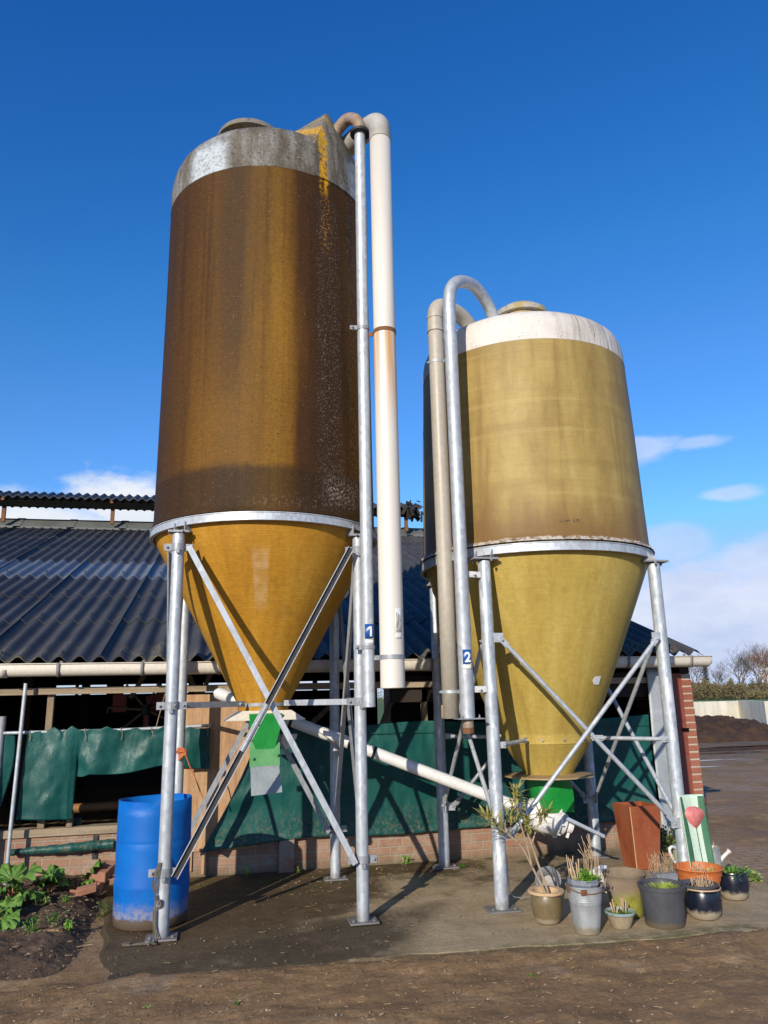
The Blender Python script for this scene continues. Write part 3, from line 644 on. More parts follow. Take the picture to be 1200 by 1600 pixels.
# peaked inlet hood growing out of the cap on the right
hd = MB(); nn = 28; outer_b, outer_t, inner = [], [], []
for i in range(nn+1):
    k = i/nn; th = radians(-70+50*k); pk = 1-abs(k-.33)/(.33 if k < .33 else .67); pk = max(0, pk)**.9; pk = min(pk, .965-.9*(k-.33)**2) if pk > .9 else pk
    r0 = .906; zt = 6.05+.555*pk
    outer_b.append((A[0]+r0*cos(th), A[1]+r0*sin(th), 5.752)); 
    rt = r0-.16*pk
    outer_t.append((A[0]+rt*cos(th), A[1]+rt*sin(th), zt)); ri = .30
    inner.append((A[0]+ri*cos(th), A[1]+ri*sin(th), 6.60+.04*pk))
mid = [tuple(b[j]+(tt[j]-b[j])*(.62) if j == 2 else b[j]+(tt[j]-b[j])*.25 for j in range(3)) for b, tt in zip(outer_b, outer_t)]
m = nn+1
hd.add(outer_b+mid+outer_t+inner, [(r*m+i, r*m+i+1, (r+1)*m+i+1, (r+1)*m+i) for r in range(3) for i in range(nn)])
hd.build('inlet_hood', M['silo_brown'], tall, ang=50)
ring_beam(tall, A, .938, 2.765, 2.828, M['galv'])
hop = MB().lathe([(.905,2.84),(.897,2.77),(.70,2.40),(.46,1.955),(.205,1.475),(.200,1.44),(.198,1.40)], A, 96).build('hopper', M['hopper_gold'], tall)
legsA = {}
for kx, ky in ((-1,-1),(1,-1),(1,1),(-1,1)):
    x, y = A[0]+kx*HA, A[1]+ky*HA
    l = leg(tall, x, y, 2.70, .044, 'galv_dark', M['galv'], kx, cz=(.40, 1.475, 2.60) if ky < 0 else (.40, 2.60))
    br = MB(); br.obox((x,y,2.715), (.075,0,0), (0,.05,0), (0,0,.008)); d = Vector((A[0]-x, A[1]-y, 0)).normalized(); s_ = Vector((-d.y, d.x, 0))
    for q in (-1,1):
        pp = Vector((x,y,2.72))+s_*(q*.055); br.add([pp+s_*.005, pp+d*.09+s_*.005, pp+Vector((0,0,.075))+d*.0+s_*.005, pp-s_*.005, pp+d*.09-s_*.005, pp+Vector((0,0,.075))-s_*.005], [(0,1,2),(5,4,3),(0,3,4,1),(1,4,5,2),(2,5,3,0)])
        br.bolt(pp+s_*(q*.012)-d*.03, (0,0,-1), .01)
    br.build('ring_bracket', M['galv_dark'], l, off=OFF[tall.name], bevel=.001)
fy, by = A[1]-HA-.068, A[1]+HA-.06
b = MB().angle((-.262,fy,2.60),(.940,fy,.385),.042,.006,(0,-1,.0)).build('brace', M['galv'], tall, bevel=.001)
B0, B1 = Vector((.925,fy-.028,2.60)), Vector((-.268,fy-.028,.385))
b = MB(); b.bar(B0, B1, .046, .005, (0,-1,0)); d_ = (B1-B0).normalized(); x_ = d_.cross(Vector((0,-1,0)))
for q in (-1,1): b.bar(B0+x_*(q*.021)+Vector((0,-.012,0)), B1+x_*(q*.021)+Vector((0,-.012,0)), .005, .022, (0,-1,0))
b = b.build('brace', M['galv'], tall)
MB().bar(B0+Vector((0,-.004,0)), B1+Vector((0,-.004,0)), .034, .003, (0,-1,0)).build('brace_groove', M['iron_dark'], b, off=OFF[tall.name])
q0, q1 = B0.lerp(B1,.51)+Vector((0,-.014,0)), B0.lerp(B1,.65)+Vector((0,-.014,0))
sp = MB().tube([q0,q1],.021,14); [sp.tube([q0.lerp(q1,u-.015), q0.lerp(q1,u+.015)], .025, 14) for u in (.08,.42,.75)]
sp.build('brace_splice', M['galv_dark'], b, off=OFF[tall.name])
for (p, q, w) in [((-.338+.06,by,2.60),(.940,by,.385),.042),((.925,by-.02,2.60),(-.268,by-.02,.385),.042)]:
    MB().angle(p, q, w, .006, (0,-1,0)).build('brace', M['galv_dark'], tall)
for xx in (A[0]-HA-.055, A[0]+HA+.0):
    for j, (p, q) in enumerate((((A[1]-HA+.06),(A[1]+HA-.06)), ((A[1]+HA-.06),(A[1]-HA+.06)))):
        MB().angle((xx-.02+.03*j,p,2.58),(xx-.02+.03*j,q,.40),.042,.006,(-1,-.25,0)).build('brace', M['galv'] if j == 0 else M['galv_dark'], tall)
for kx, ky in ((-1,-1),(1,-1),(1,1),(-1,1)):       # flat straps from the legs to the hopper throat
    p = Vector((A[0]+kx*HA, A[1]+ky*HA-.05, 1.475)); c_ = Vector((A[0]+kx*.15, A[1]+ky*.15-.05, 1.475)); s_ = MB().bar(p, c_, .042, .006, (0,-1,0))
    for u in (.04,.93): s_.bolt(p.lerp(c_,u)+Vector((0,-.003,0)), (0,-1,0), .012)
    s_.build('throat_strap', M['galv_dark'] if kx < 0 else M['galv'], tall)
MB().lathe([(.201,1.452),(.207,1.452),(.207,1.498),(.201,1.498)], A, 48).build('throat_band', M['galv_dark'], tall)
# square cream skirt and green outlet box
sk = MB(); a_, b_ = .205, .305; zt, zb = 1.418, 1.352
sk.add([(A[0]+x*a_,A[1]+y*a_*.95,zt) for x,y in ((-1,-1),(1,-1),(1,1),(-1,1))]+[(A[0]+x*b_,A[1]+y*b_*.9,zb) for x,y in ((-1,-1),(1,-1),(1,1),(-1,1))], [(i,(i+1)%4,4+(i+1)%4,4+i) for i in range(4)])
sk.build('throat_skirt', M['cream'], tall, smooth=False, thick=.006)
gx, gy = .335, 6.20
ob = MB(); w0, w1, d0, d1 = .125, .072, .13, .085
ob.add([(gx+x*w0,gy+y*d0,1.40) for x,y in ((-1,-1),(1,-1),(1,1),(-1,1))]+[(gx+x*.118,gy+y*.12,1.30) for x,y in ((-1,-1),(1,-1),(1,1),(-1,1))]+[(gx+x*w1,gy-.02+y*d1,1.125) for x,y in ((-1,-1),(1,-1),(1,1),(-1,1))],
       [(4*k+i,4*k+(i+1)%4,4*k+4+(i+1)%4,4*k+4+i) for k in range(2) for i in range(4)]+[(3,2,1,0),(8,9,10,11)])
box = ob.build('outlet_box', M['green_paint'], tall, bevel=.004)
pt = MB(); yy = gy-.085
outline = [(-.115,1.215),(-.105,1.215),(-.068,1.14),(.068,1.14),(.100,1.185),(.112,1.185),(.112,1.015),(-.115,1.015)]
pt.prism(outline, lambda a,z: (gx+a, yy-.02-(1.2-z)*.10, z), lambda a,z: (gx+a, yy-.014-(1.2-z)*.10, z))
pt.bolt((gx-.09,yy-.038,1.075), (0,-1,0), .013); pt.bolt((gx+.092,yy-.034,1.095), (0,-1,0), .013)
pt.build('shutter_plate', M['green_worn'], box, off=OFF[tall.name], bevel=.0015)
ch = MB(); ch.prism([(-.108,1.012),(.105,1.018),(.128,.832),(-.10,.815)], lambda a,z: (gx+a, yy-.038-(1.02-z)*.22, z), lambda a,z: (gx+a, yy-.042-(1.02-z)*.22, z))
ch.obox((gx,yy-.040,1.012), (.107,0,.003), (0,.004,0), (0,0,.006))
ch.build('slide_chute', M['chute_zinc'], box, off=OFF[tall.name])
# filling pipe (galvanised) with its rusty bend, vent pipe (cream plastic)
gp = (1.047, 5.595)
fp = MB().tube([(*gp,1.435),(*gp,2.6),(*gp,4.4),(*gp,6.31)], .047, 22).build('filling_pipe', M['galv'], tall)
MB().tube(spline([(*gp,6.29),(1.043,5.60,6.38),(1.012,5.64,6.465),(.955,5.70,6.505),(.895,5.765,6.47),(.865,5.80,6.42),(.84,5.84,6.37)],6), .052, 20).build('pipe_bend', M['rust_pipe'], fp, off=OFF[tall.name])
MB().lathe([(.046,6.275),(.085,6.275),(.085,6.30),(.046,6.30)], gp, 28).build('pipe_collar', M['black_rubber'], fp, off=OFF[tall.name])
for z in (1.86, 4.42):
    c = MB().lathe([(.048,z-.014),(.053,z-.014),(.053,z+.014),(.048,z+.014)], gp, 22); c.bar((gp[0]-.05,gp[1]-.02,z),(gp[0]-.11,gp[1]-.015,z),.035,.006,(0,-1,0)); c.bolt((gp[0]-.09,gp[1]-.02,z))
    c.build('pipe_clip', M['galv_dark'], fp, off=OFF[tall.name])
plaque(fp, gp, .047, .10, 1.965, '1')
wp = (1.2105, 5.52)
vp = MB().tube([(*wp,1.563),(*wp,1.57),(*wp,3.2),(*wp,4.30),(*wp,6.20)], .0865, 32, caps=False).build('vent_pipe', M['pipe_cream'], tall, thick=.006)
MB().tube(spline([(*wp,6.18),(*wp,6.25),(1.206,5.53,6.32),(1.19,5.575,6.385),(1.15,5.66,6.42),(1.08,5.78,6.42),(.98,5.93,6.40)],7), .0925, 30).build('pipe_elbow', M['elbow'], vp, off=OFF[tall.name])
MB().lathe([(.090,6.172),(.0945,6.175),(.0945,6.188),(.090,6.19)], wp, 32).build('elbow_rim', M['elbow'], vp, off=OFF[tall.name])
for z, k in ((4.362,'rust'),(1.783,'galv_dark')):
    c = MB().lathe([(.088,z-.016),(.0935,z-.016),(.0935,z+.016),(.088,z+.016)], wp, 32); c.bar((wp[0]-.08,wp[1]+.02,z),(wp[0]-.125,wp[1]+.06,z),.034,.006,(0,-1,0)); c.build('pipe_clip', M[k], vp, off=OFF[tall.name])
lb = patch(wp, .0865, .42, .050, 1.958, 2.132, up=.0005+.003).build('paper_label', M['plaque_white'], vp, off=OFF[tall.name], thick=.001)
patch(wp, .0865, .40, .044, 1.91, 1.948, up=.0035).build('torn_label', M['plaque_white'], vp, off=OFF[tall.name], thick=.001)
for k in range(3): patch(wp, .0865, .25+.15*k, .006, 1.99+.02*k, 2.10-.01*k, up=.0045, n=2).build('label_print', M['cord_grey'], lb, off=OFF[tall.name], thick=.0006)

# ================================================================ SQUAT SILO (2)
B = (2.755, 6.437); HB = .742
squat = thing('feed_silo', 'squat olive gold feed silo with white top band and number 2 on its pipe', 'silo', (B[0],B[1],0), 'feed silos on galvanised legs')
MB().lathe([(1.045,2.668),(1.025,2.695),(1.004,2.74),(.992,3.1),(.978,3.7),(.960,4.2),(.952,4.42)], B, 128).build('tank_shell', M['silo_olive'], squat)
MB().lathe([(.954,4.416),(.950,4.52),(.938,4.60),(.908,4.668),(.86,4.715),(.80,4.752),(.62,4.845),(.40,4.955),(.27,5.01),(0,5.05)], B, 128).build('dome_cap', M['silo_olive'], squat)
cr = MB()
for i in range(150):
    a = random.uniform(0, 2*pi); r0 = 1.03; z = 2.672+random.uniform(0,.018); s_ = random.uniform(.007,.018)
    c_ = Vector((B[0]+r0*cos(a), B[1]+r0*sin(a), z)); 
    cr.lathe([(s_*.3,z-s_*.5),(s_,z),(s_*.5,z+s_*.6),(0,z+s_*.7)], (c_.x,c_.y), 7, .3, (True, False), i)
o = cr.build('lichen_crust', M['crust'], squat); o['kind'] = 'stuff'
BL = (B[0]+.03, B[1]-.02)
lid = MB().lathe([(.225,4.93),(.225,5.09)], BL, 40).build('hatch', M['brown_flange'], squat)
MB().lathe([(.0,5.085),(.250,5.075),(.262,5.082),(.264,5.108),(.252,5.14),(.18,5.19),(.0,5.205)], BL, 48).build('hatch_lid', M['lid_pale'], lid, off=OFF[squat.name])
ring_beam(squat, B, 1.038, 2.585, 2.655, M['galv'])
MB().lathe([(1.0,2.67),(.985,2.585),(.872,2.30),(.66,1.78),(.50,1.40),(.392,1.185),(.383,1.165),(.383,1.10)], B, 96).build('hopper', M['hopper_olive'], squat)
MB().lathe([(.380,1.102),(.372,1.09),(.222,.870),(.205,.838)], B, 72).build('lower_hopper', M['hopper_olive'], squat)
for k in range(14):
    a = 2*pi*k/14+.2; MB().bolt((B[0]+.384*cos(a), B[1]+.384*sin(a), 1.132), (cos(a), sin(a), 0), .011).build('seam_bolt', M['galv_dark'], squat)
MB().lathe([(.19,.845),(.30,.84),(.372,.832),(.376,.822),(.30,.826),(.19,.83),(.19,.845)], B, 64, .03, seed=4).build('throat_flange', M['brown_flange'], squat)
for kx, ky in ((-1,-1),(1,-1),(1,1),(-1,1)):
    x, y = B[0]+kx*HB, B[1]+ky*HB
    l = leg(squat, x, y, 2.535, .050, 'galv', M['galv_flaked'], kx, plate=.115, cz=())
    br = MB(); br.obox((x,y,2.550), (.105,0,0), (0,.07,0), (0,0,.007)); d = Vector((B[0]-x, B[1]-y, 0)).normalized(); s_ = Vector((-d.y, d.x, 0))
    for q in (-1,1):
        pp = Vector((x,y,2.557))+s_*(q*.07); br.add([pp+s_*.005-d*.03, pp+d*.08+s_*.005, pp+Vector((0,0,.09))+d*.03+s_*.005, pp-s_*.005-d*.03, pp+d*.08-s_*.005, pp+Vector((0,0,.09))+d*.03-s_*.005], [(0,1,2),(5,4,3),(0,3,4,1),(1,4,5,2),(2,5,3,0)])
        br.bolt(pp+s_*(q*.015)-d*.04+Vector((0,0,-.014)), (0,0,-1), .012)
    br.build('ring_bracket', M['galv_dark'], l, off=OFF[squat.name], bevel=.001)
    def lug(mb): mb.build('lug', M['galv'], l, off=OFF[squat.name], bevel=.001)
    for z in (.52, 1.93):
        lg = MB(); lg.obox((x-kx*.070, y-.045, z), (.038,0,0), (0,.004,0), (0,0,.036)); lg.bolt((x-kx*.082, y-.049, z), (0,-1,0), .015); lug(lg)
        lug(MB().obox((x, y-ky*.075, z), (.004,0,0), (0,.04,0), (0,0,.034)))
    lg = MB(); lg.obox((x-kx*.066, y-.03, 1.135), (.022,0,0), (0,.004,0), (0,0,.024)); lg.bolt((x-kx*.075, y-.034, 1.135), (0,-1,0), .010); lug(lg)
def flat_tube(p, q, r, mat, face=(0,-1,0)):     # round tube with hammered-flat bolted ends
    p, q = Vector(p), Vector(q); mb = MB(); mb.tube([p.lerp(q,.035),p.lerp(q,.06),p.lerp(q,.94),p.lerp(q,.965)], [r*.7,r,r,r*.7], 14)
    mb.bar(p, p.lerp(q,.045), r*2.5, .008, face); mb.bar(q, p.lerp(q,.955), r*2.5, .008, face)
    for u in (.012,.988): mb.bolt(p.lerp(q,u)+Vector(face)*.006, face, .012)
    return mb.build('brace', mat, squat)
fy, by = B[1]-HB-.055, B[1]+HB-.06; lx, rx = B[0]-HB, B[0]+HB
flat_tube((lx+.075,fy,1.93),(rx-.075,fy,.52),.0175,M['galv']); flat_tube((rx-.075,fy-.03,1.93),(lx+.075,fy-.03,.52),.0175,M['galv'])
flat_tube((lx+.075,by,1.93),(rx-.075,by,.52),.0175,M['galv_dark']); flat_tube((rx-.075,by-.03,1.93),(lx+.075,by-.03,.52),.0175,M['galv_dark'])
for xx in (lx, rx):
    flat_tube((xx-.012,B[1]-HB+.075,1.93),(xx-.012,B[1]+HB-.075,.52),.0175,M['galv'],(-1,0,0)); flat_tube((xx+.03,B[1]+HB-.075,1.93),(xx+.03,B[1]-HB+.075,.52),.0175,M['galv'],(-1,0,0))
for kx, ky in ((-1,-1),(1,-1),(1,1),(-1,1)):
    p = Vector((B[0]+kx*(HB-.06), B[1]+ky*HB-.035, 1.135)); c_ = Vector((B[0]+kx*.29, B[1]+ky*.28, 1.135)); mb = MB(); mb.tube([p.lerp(c_,.06), p.lerp(c_,.9)], .0165, 12); mb.bar(p, p.lerp(c_,.09), .045, .008, (0,-1,0)); mb.bar(c_, p.lerp(c_,.84), .045, .008, (0,-1,0))
    mb.bolt(c_.lerp(p,.05)+Vector((0,-.004,0)), (0,-1,0), .014); mb.build('throat_strut', M['galv'], squat)
gb = MB()      # green outlet: round at the flange, square below
N_ = 32
def rnd(w, z, sq, dx=0, dy=0):
    out = []
    for j in range(N_):
        a = 2*pi*j/N_; k = 1/max(abs(cos(a)), abs(sin(a))); k = 1+(k-1)*sq; out.append((B[0]+dx+w*cos(a)*k, B[1]+dy+w*sin(a)*k, z))
    return out
rows = [rnd(.185,.83,0), rnd(.180,.76,.3), rnd(.155,.64,.8,.005), rnd(.135,.54,1,.01)]
gb.add(sum(rows, []), [(k*N_+j,k*N_+(j+1)%N_,(k+1)*N_+(j+1)%N_,(k+1)*N_+j) for k in range(3) for j in range(N_)])
gb.build('outlet_box', M['green_paint'], squat)
lab = MB(); rr = lambda z: .66+(1.78-1.40)*0+(z-1.78)*(.872-.66)/(2.30-1.78)
outl = [(-.055,.0),(-.030,.030),(.040,.034),(.040,-.036),(-.028,-.034)]
lab.prism(outl, lambda a,z: (B[0]+(rr(1.60+z)+.004)*sin(.44+a/.6), B[1]-(rr(1.60+z)+.004)*cos(.44+a/.6), 1.60+z), lambda a,z: (B[0]+(rr(1.60+z)+.002)*sin(.44+a/.6), B[1]-(rr(1.60+z)+.002)*cos(.44+a/.6), 1.60+z))
lab.build('paper_label', M['plaque_white'], squat, smooth=False)
for k, (txt, dz, dx) in enumerate((('MC 10', 0, 0), ('2014', -.045, .02))):
    vs, fs = text_mesh(txt, .060, .0012); MB().add(wrap(vs, B, .9995, -.10+dx, 2.79+dz, .10), fs).build('stencil_mark', M['ink'], squat, fix=False)
# filling pipe with its big swan neck, beige return pipe
gp = (1.800, 5.63)
pth = [(*gp,1.335),(*gp,2.4),(*gp,3.6),(*gp,4.55)]+spline([(*gp,4.62),(1.806,5.636,4.78),(1.835,5.655,4.90),(1.905,5.70,4.99),(2.01,5.775,5.045),(2.115,5.86,5.065),(2.22,5.95,5.035),(2.31,6.03,4.975),(2.38,6.09,4.87)],5)
fp = MB().tube(pth, .0545, 24).build('filling_pipe', M['galv'], squat)
st = MB(); st.tube([(gp[0],gp[1],1.335),(gp[0],gp[1],1.235)], .042, 20); fpb = st.build('pipe_stub', M['rust_pipe'], fp, off=OFF[squat.name])
MB().tube([(gp[0],gp[1],1.27),(gp[0],gp[1],1.228)], .0435, 20).build('stub_ring', M['rust'], fp, off=OFF[squat.name])
pl_ = MB(); pl_.obox((gp[0]+.01,gp[1],1.333), (.10,0,0), (0,.075,0), (0,0,.004)); [pl_.bolt((gp[0]+dx,gp[1]-.05,1.337),(0,0,1),.008,.014) for dx in (-.06,.075)]; pl_.build('pipe_flange', M['galv_dark'], fp, off=OFF[squat.name])
pb = MB(); pb.bar((gp[0]+.05,gp[1]+.0,1.545),(lx-.045,gp[1]+.03,1.545),.046,.008,(0,-1,0)); pb.bolt((gp[0]+.105,gp[1],1.545)); pb.bar((gp[0]+.04,gp[1]+.0,2.42),(lx-.045,gp[1]+.03,2.42),.046,.008,(0,-1,0)); pb.bolt((gp[0]+.105,gp[1],2.42)); pb.build('pipe_bracket', M['white_dirty'], fp, off=OFF[squat.name])
plaque(fp, gp, .0545, .02, 1.775, '2')
dp = (1.781, 6.0)
pth = [(*dp,1.327),(*dp,2.4),(*dp,3.6),(*dp,4.593),(*dp,4.721)]
rp = MB().tube(pth, .0645, 26, caps=False).build('return_pipe', M['pipe_beige'], squat, thick=.005)
el = spline([(*dp,4.668),(*dp,4.775),(1.79,6.005,4.855),(1.82,6.025,4.915),(1.875,6.06,4.95),(1.975,6.125,4.96)],6)
e1 = MB().tube(el, .0705, 24).build('pipe_elbow', M['pipe_beige'], rp, off=OFF[squat.name])
MB().tube(spline([(1.945,6.105,4.96),(2.05,6.17,4.955),(2.14,6.225,4.92),(2.22,6.27,4.85),(2.28,6.30,4.74)],6), .0715, 24).build('pipe_elbow', M['pipe_beige'], rp, off=OFF[squat.name])
for z in (4.663,4.791): MB().lathe([(.070,z-.008),(.0755,z-.008),(.0755,z+.008),(.070,z+.008)], dp, 28).build('elbow_rim', M['pipe_beige'], rp, off=OFF[squat.name])
for z in (1.532, 4.359):
    c = MB().lathe([(.065,z-.012),(.070,z-.012),(.070,z+.012),(.065,z+.012)], dp, 26); c.bar((dp[0]+.055,dp[1]-.03,z),(dp[0]+.045,dp[1]-.33,z),.03,.008,(0,-1,0)); c.bolt((dp[0]-.07,dp[1],z),(-1,0,0)); c.build('pipe_clip', M['galv'], rp, off=OFF[squat.name])
MB().bar((dp[0]-.072,dp[1],1.43),(dp[0]-.072,dp[1],1.33),.012,.012,(0,-1,0)).build('pipe_splint', M['wood_grey'], rp, off=OFF[squat.name])

# ---- auger from the squat silo up into the barn
e_lo, e_hi = Vector((2.86,6.385,.425)), Vector((.03,6.93,1.543)); ad = (e_hi-e_lo).normalized()
aug = thing('feed_auger', 'white sloping feed auger tube with a motor end, running up from the squat silo outlet', 'auger', (2.76,6.41,0))
MB().tube([e_lo.lerp(e_hi,.13), e_lo.lerp(e_hi,.5), e_hi], .049, 24).build('auger_tube', M['white_metal'], aug)
MB().tube([e_hi-ad*.02, e_hi+ad*.02, e_hi+ad*.075, e_hi+ad*.10], [.050,.053,.047,.018], 20).build('end_cap', M['white_metal'], aug)
for u in (.555, .625, .80, .90): MB().tube([e_lo.lerp(e_hi,u-.004), e_lo.lerp(e_hi,u+.004)], .052, 24).build('tube_shadow_band', M['black_rubber'], aug)  # black bands paint the shadows across the tube, along with its sleeves
bb = MB(); c0 = e_lo.lerp(e_hi,-.02); ex = (-ad).normalized(); ez = (Vector((0,0,1))-ex*ex.z).normalized(); ey = ez.cross(ex)
def drum(a0, a1, r0, r1, sq=1.):
    bb.tube([c0+ex*a0, c0+ex*(a0+.01), c0+ex*(a1-.01), c0+ex*a1], [r0*.96,r0,r1,r1*.96], 28)
drum(-.46,-.40,.056,.10); drum(-.40,-.30,.112,.128); drum(-.30,-.145,.128,.118); h1 = bb.build('inlet_boot', M['white_dirty'], aug, bevel=.002)
bb = MB(); drum(-.145,-.130,.130,.130); [bb.bolt(c0+ex*-.130+(ey*cos(a)+ez*sin(a))*.118, ex, .010) for a in [k*pi/4 for k in range(8)]]; bb.build('boot_flange', M['white_dirty'], aug)
bb = MB(); drum(-.130,-.075,.092,.086); bb.build('gear_housing', M['white_dirty'], aug)
bb = MB(); drum(-.075,-.055,.044,.044); drum(-.055,-.010,.054,.050); bb.obox(c0+ex*-.03-ez*.062, ex*.010, ey*.012, ez*.028); bb.build('motor_end', M['white_dirty'], aug)
MB().obox(c0+ex*-.25+ez*.10, ex*.11, ey*.10, ez*.035).build('boot_cover', M['white_dirty'], aug, bevel=.02)
MB().angle(c0+ex*-.13+Vector((.02,-.115,.05)), c0+Vector((.22,-.115,-.06)), .026, .005, (0,-1,.3)).build('support_bar', M['galv'], aug)
mb = MB(); mb.prism([(-.05,.05),(.075,.045),(.06,.0),(.03,-.005),(.015,-.06),(-.02,-.075),(-.055,-.02)], lambda a,z: (.553+a,6.62,1.175+z), lambda a,z: (.553+a,6.60,1.175+z)); mb.build('hanger_plate', M['cream'], aug, bevel=.002)
# ================================================================ BARN
barn = thing('barn', 'low brick and timber livestock barn under a dark corrugated roof with cream gutter', 'barn', (0,7.47,0))
SL, EV, EZ, RV = .35, 7.22, 1.872, 16.25
rz = lambda v: EZ+SL*(v-EV)
PW, AM = .168, .028
COURSE = [0,1.40,2.60,3.80,5.00,6.22,7.48,RV-EV+.02]
UL, UR = -12.0, 4.90
roof, clear, rear = MB(), MB(), MB()
sw = 6*PW; k0 = 0; u = UR
while u > UL:
    ua = u-sw; ub = u+PW*.55 if u < UR-.01 else u
    for ci in range(7):
        s0, s1 = COURSE[ci]-(.0 if ci == 0 else .06), COURSE[ci+1]+.04
        rnd_ = random.uniform(-.003,.003); tl = random.uniform(-.004,.004); n_ = 80; sh = random.uniform(-.012,.012)
        rows = []
        for s in (s0, (s0+s1)/2, s1):
            row = []
            for i in range(n_+1):
                uu = ua+(ub-ua)*i/n_; v = EV+s+(sh if ci else sh*.3)
                z = rz(v)+AM*cos(2*pi*(uu-UR)/PW+pi)+rnd_+tl*(i/n_-.5)+(.011*(s1-s)/(s1-s0))+(.013*max(0,(i-n_+3)/3) if u < UR-.01 else 0)
                row.append((uu, v, z))
            rows.append(row)
        und = [(x, y+.001, z-.006) for x, y, z in rows[0]]
        vs = und+rows[0]+rows[1]+rows[2]; w = n_+1
        (clear if (ci == 3 and u < 3.6 and not (2.2 < u < 2.9)) else roof).add(vs, [(r*w+i, r*w+i+1, (r+1)*w+i+1, (r+1)*w+i) for r in range(3) for i in range(n_)])
    # fixing screws
    for ci in range(7):
        for q in (1,4):
            uu = u-PW*(q+.0)-PW*.5*0; v = EV+COURSE[ci]+.10
            roof.lathe([(.016,rz(v)+AM+.018),(.012,rz(v)+AM+.030),(0,rz(v)+AM+.036)], (uu-PW*.5,v), 6)
    u -= sw
ro = roof.build('roof', M['roof'], barn, ang=50, fix=False)
clear.build('skylight_sheets', M['roof_clear'], ro, ang=50, fix=False, off=OFF[barn.name])
mb = MB().add([(UL,RV,rz(RV)),(UR,RV,rz(RV)),(UR,23.0,rz(RV)-SL*(23.0-RV)),(UL,23.0,rz(RV)-SL*(23.0-RV))], [(0,1,2,3)]); mb.build('rear_roof_slope', M['roof'], barn, smooth=False, thick=.02)
mb = MB(); u = UL
rc = MB()
while u < UR:
    ln = 1.0
    for w0, w1, up in ((u, u+ln, .0), (u+ln-.13, u+ln+.01, .012)):
        pf = [(RV-.37,4.952+up),(RV-.34,4.968+up),(RV-.09,5.155+up),(RV,5.185+up),(RV+.09,5.155+up),(RV+.37,4.95+up)]
        rc.add([(uu,v,z) for uu in (w0,w1) for v, z in pf]+[(uu,pf[0][0],pf[0][1]-.04) for uu in (w0,w1)], [(i,i+1,7+i,6+i) for i in range(5)]+[(12,0,6,13)])
    u += ln
rc.build('ridge_cap', M['ridge_grey'], barn, ang=30)
# raised ridge vent: a long corrugated canopy on short posts
RVZ = rz(RV)+.16
vc = MB(); n_ = 1100; u0, u1 = UL, 4.22
def vrow(v, z, amp=.026): return [(u0+(u1-u0)*i/n_, v, z+amp*cos(2*pi*(u0+(u1-u0)*i/n_)/PW)) for i in range(n_+1)]
w = n_+1; vs = vrow(RV-.62,5.490)+vrow(RV-.62,5.502)+vrow(RV+.05,5.755)+vrow(RV+.7,5.60)
vc.add(vs, [(r*w+i, r*w+i+1, (r+1)*w+i+1, (r+1)*w+i) for r in range(3) for i in range(n_)])
vent = vc.build('ridge_vent_canopy', M['roof'], barn, ang=50, fix=False)
MB().box((u0,RV-.55,5.315),(u1-.1,RV-.47,5.465)).build('vent_beam', M['black'], vent, off=OFF[barn.name])
for u in (-10.3,-8.3,-6.3,-4.3,-2.26,-1.02+.0,.9,2.9,3.85):
    MB().box((u-.035,RV-.47,rz(RV)-.02),(u+.035,RV-.40,5.44)).build('vent_post', M['rust'], vent, off=OFF[barn.name])
    MB().box((u-.04,RV-.575,5.42),(u+.02,RV-.555,5.475)).build('vent_block', M['rust'], vent, off=OFF[barn.name])
bd = MB()      # ragged broken end of the canopy
for i in range(26):
    p = Vector((3.93+random.uniform(-.1,.28), RV-.5+random.uniform(-.15,.3), 5.52+random.uniform(-.16,.14))); q = p+Vector((random.uniform(-.25,.2), random.uniform(-.1,.1), random.uniform(-.26,.06)))
    bd.bar(p, q, random.uniform(.03,.10), .02, (random.uniform(-1,1),-1,random.uniform(-.5,.5)))
bd.build('broken_vent_end', M['wood_dark'], vent, off=OFF[barn.name])
# gutter
GV, GZ, GR = 7.195, 1.842, .058
gt = MB(); a_ = [pi+pi*i/14 for i in range(15)]
pf = [(GV+GR*cos(a), GZ-.045+GR*sin(a)) for a in a_]; pf = [(GV-GR,GZ)]+pf+[(GV+GR,GZ)]
pf = [(GV-GR-.010,GZ-.004),(GV-GR-.010,GZ+.004),(GV-GR,GZ+.005)]+pf
u0, u1 = -12., 4.945
gt.add([(u,v,z) for u in (u0,u1-.03) for v, z in pf]+[(u1,GV+(v-GV)*.75,GZ+(z-GZ)*.80) for v, z in pf], [(r*len(pf)+i,r*len(pf)+i+1,(r+1)*len(pf)+i+1,(r+1)*len(pf)+i) for r in range(2) for i in range(len(pf)-1)]+[tuple(2*len(pf)+i for i in range(2,len(pf)))])
gut = gt.build('gutter', M['gutter'], barn, ang=60, thick=.003)
for u in (-5.7,-5.05,-4.4,-3.75,-3.1,-2.46,-1.385,-.69,-.02,.63,1.3,1.95,2.6,3.3,4.0,4.70):
    c = MB(); pp = [(GV+(GR+.006)*cos(a), GZ-.045+(GR+.006)*sin(a)) for a in a_]; pp = [(GV-GR-.012,GZ+.008)]+pp+[(GV+GR+.006,GZ+.03)]
    c.add([(u+d,v,z) for d in (-.014,.014) for v, z in pp], [(i,i+1,len(pp)+i+1,len(pp)+i) for i in range(len(pp)-1)]); c.build('gutter_bracket', M['gutter_clip'], gut, off=OFF[barn.name], thick=.006)
c = MB(); pp = [(GV+(GR+.007)*cos(a), GZ-.045+(GR+.007)*sin(a)) for a in a_]; c.add([(-1.84+d,v,z) for d in (-.04,.04) for v, z in pp], [(i,i+1,len(pp)+i+1,len(pp)+i) for i in range(len(pp)-1)]); c.build('gutter_joint', M['gutter'], gut, off=OFF[barn.name], thick=.006)
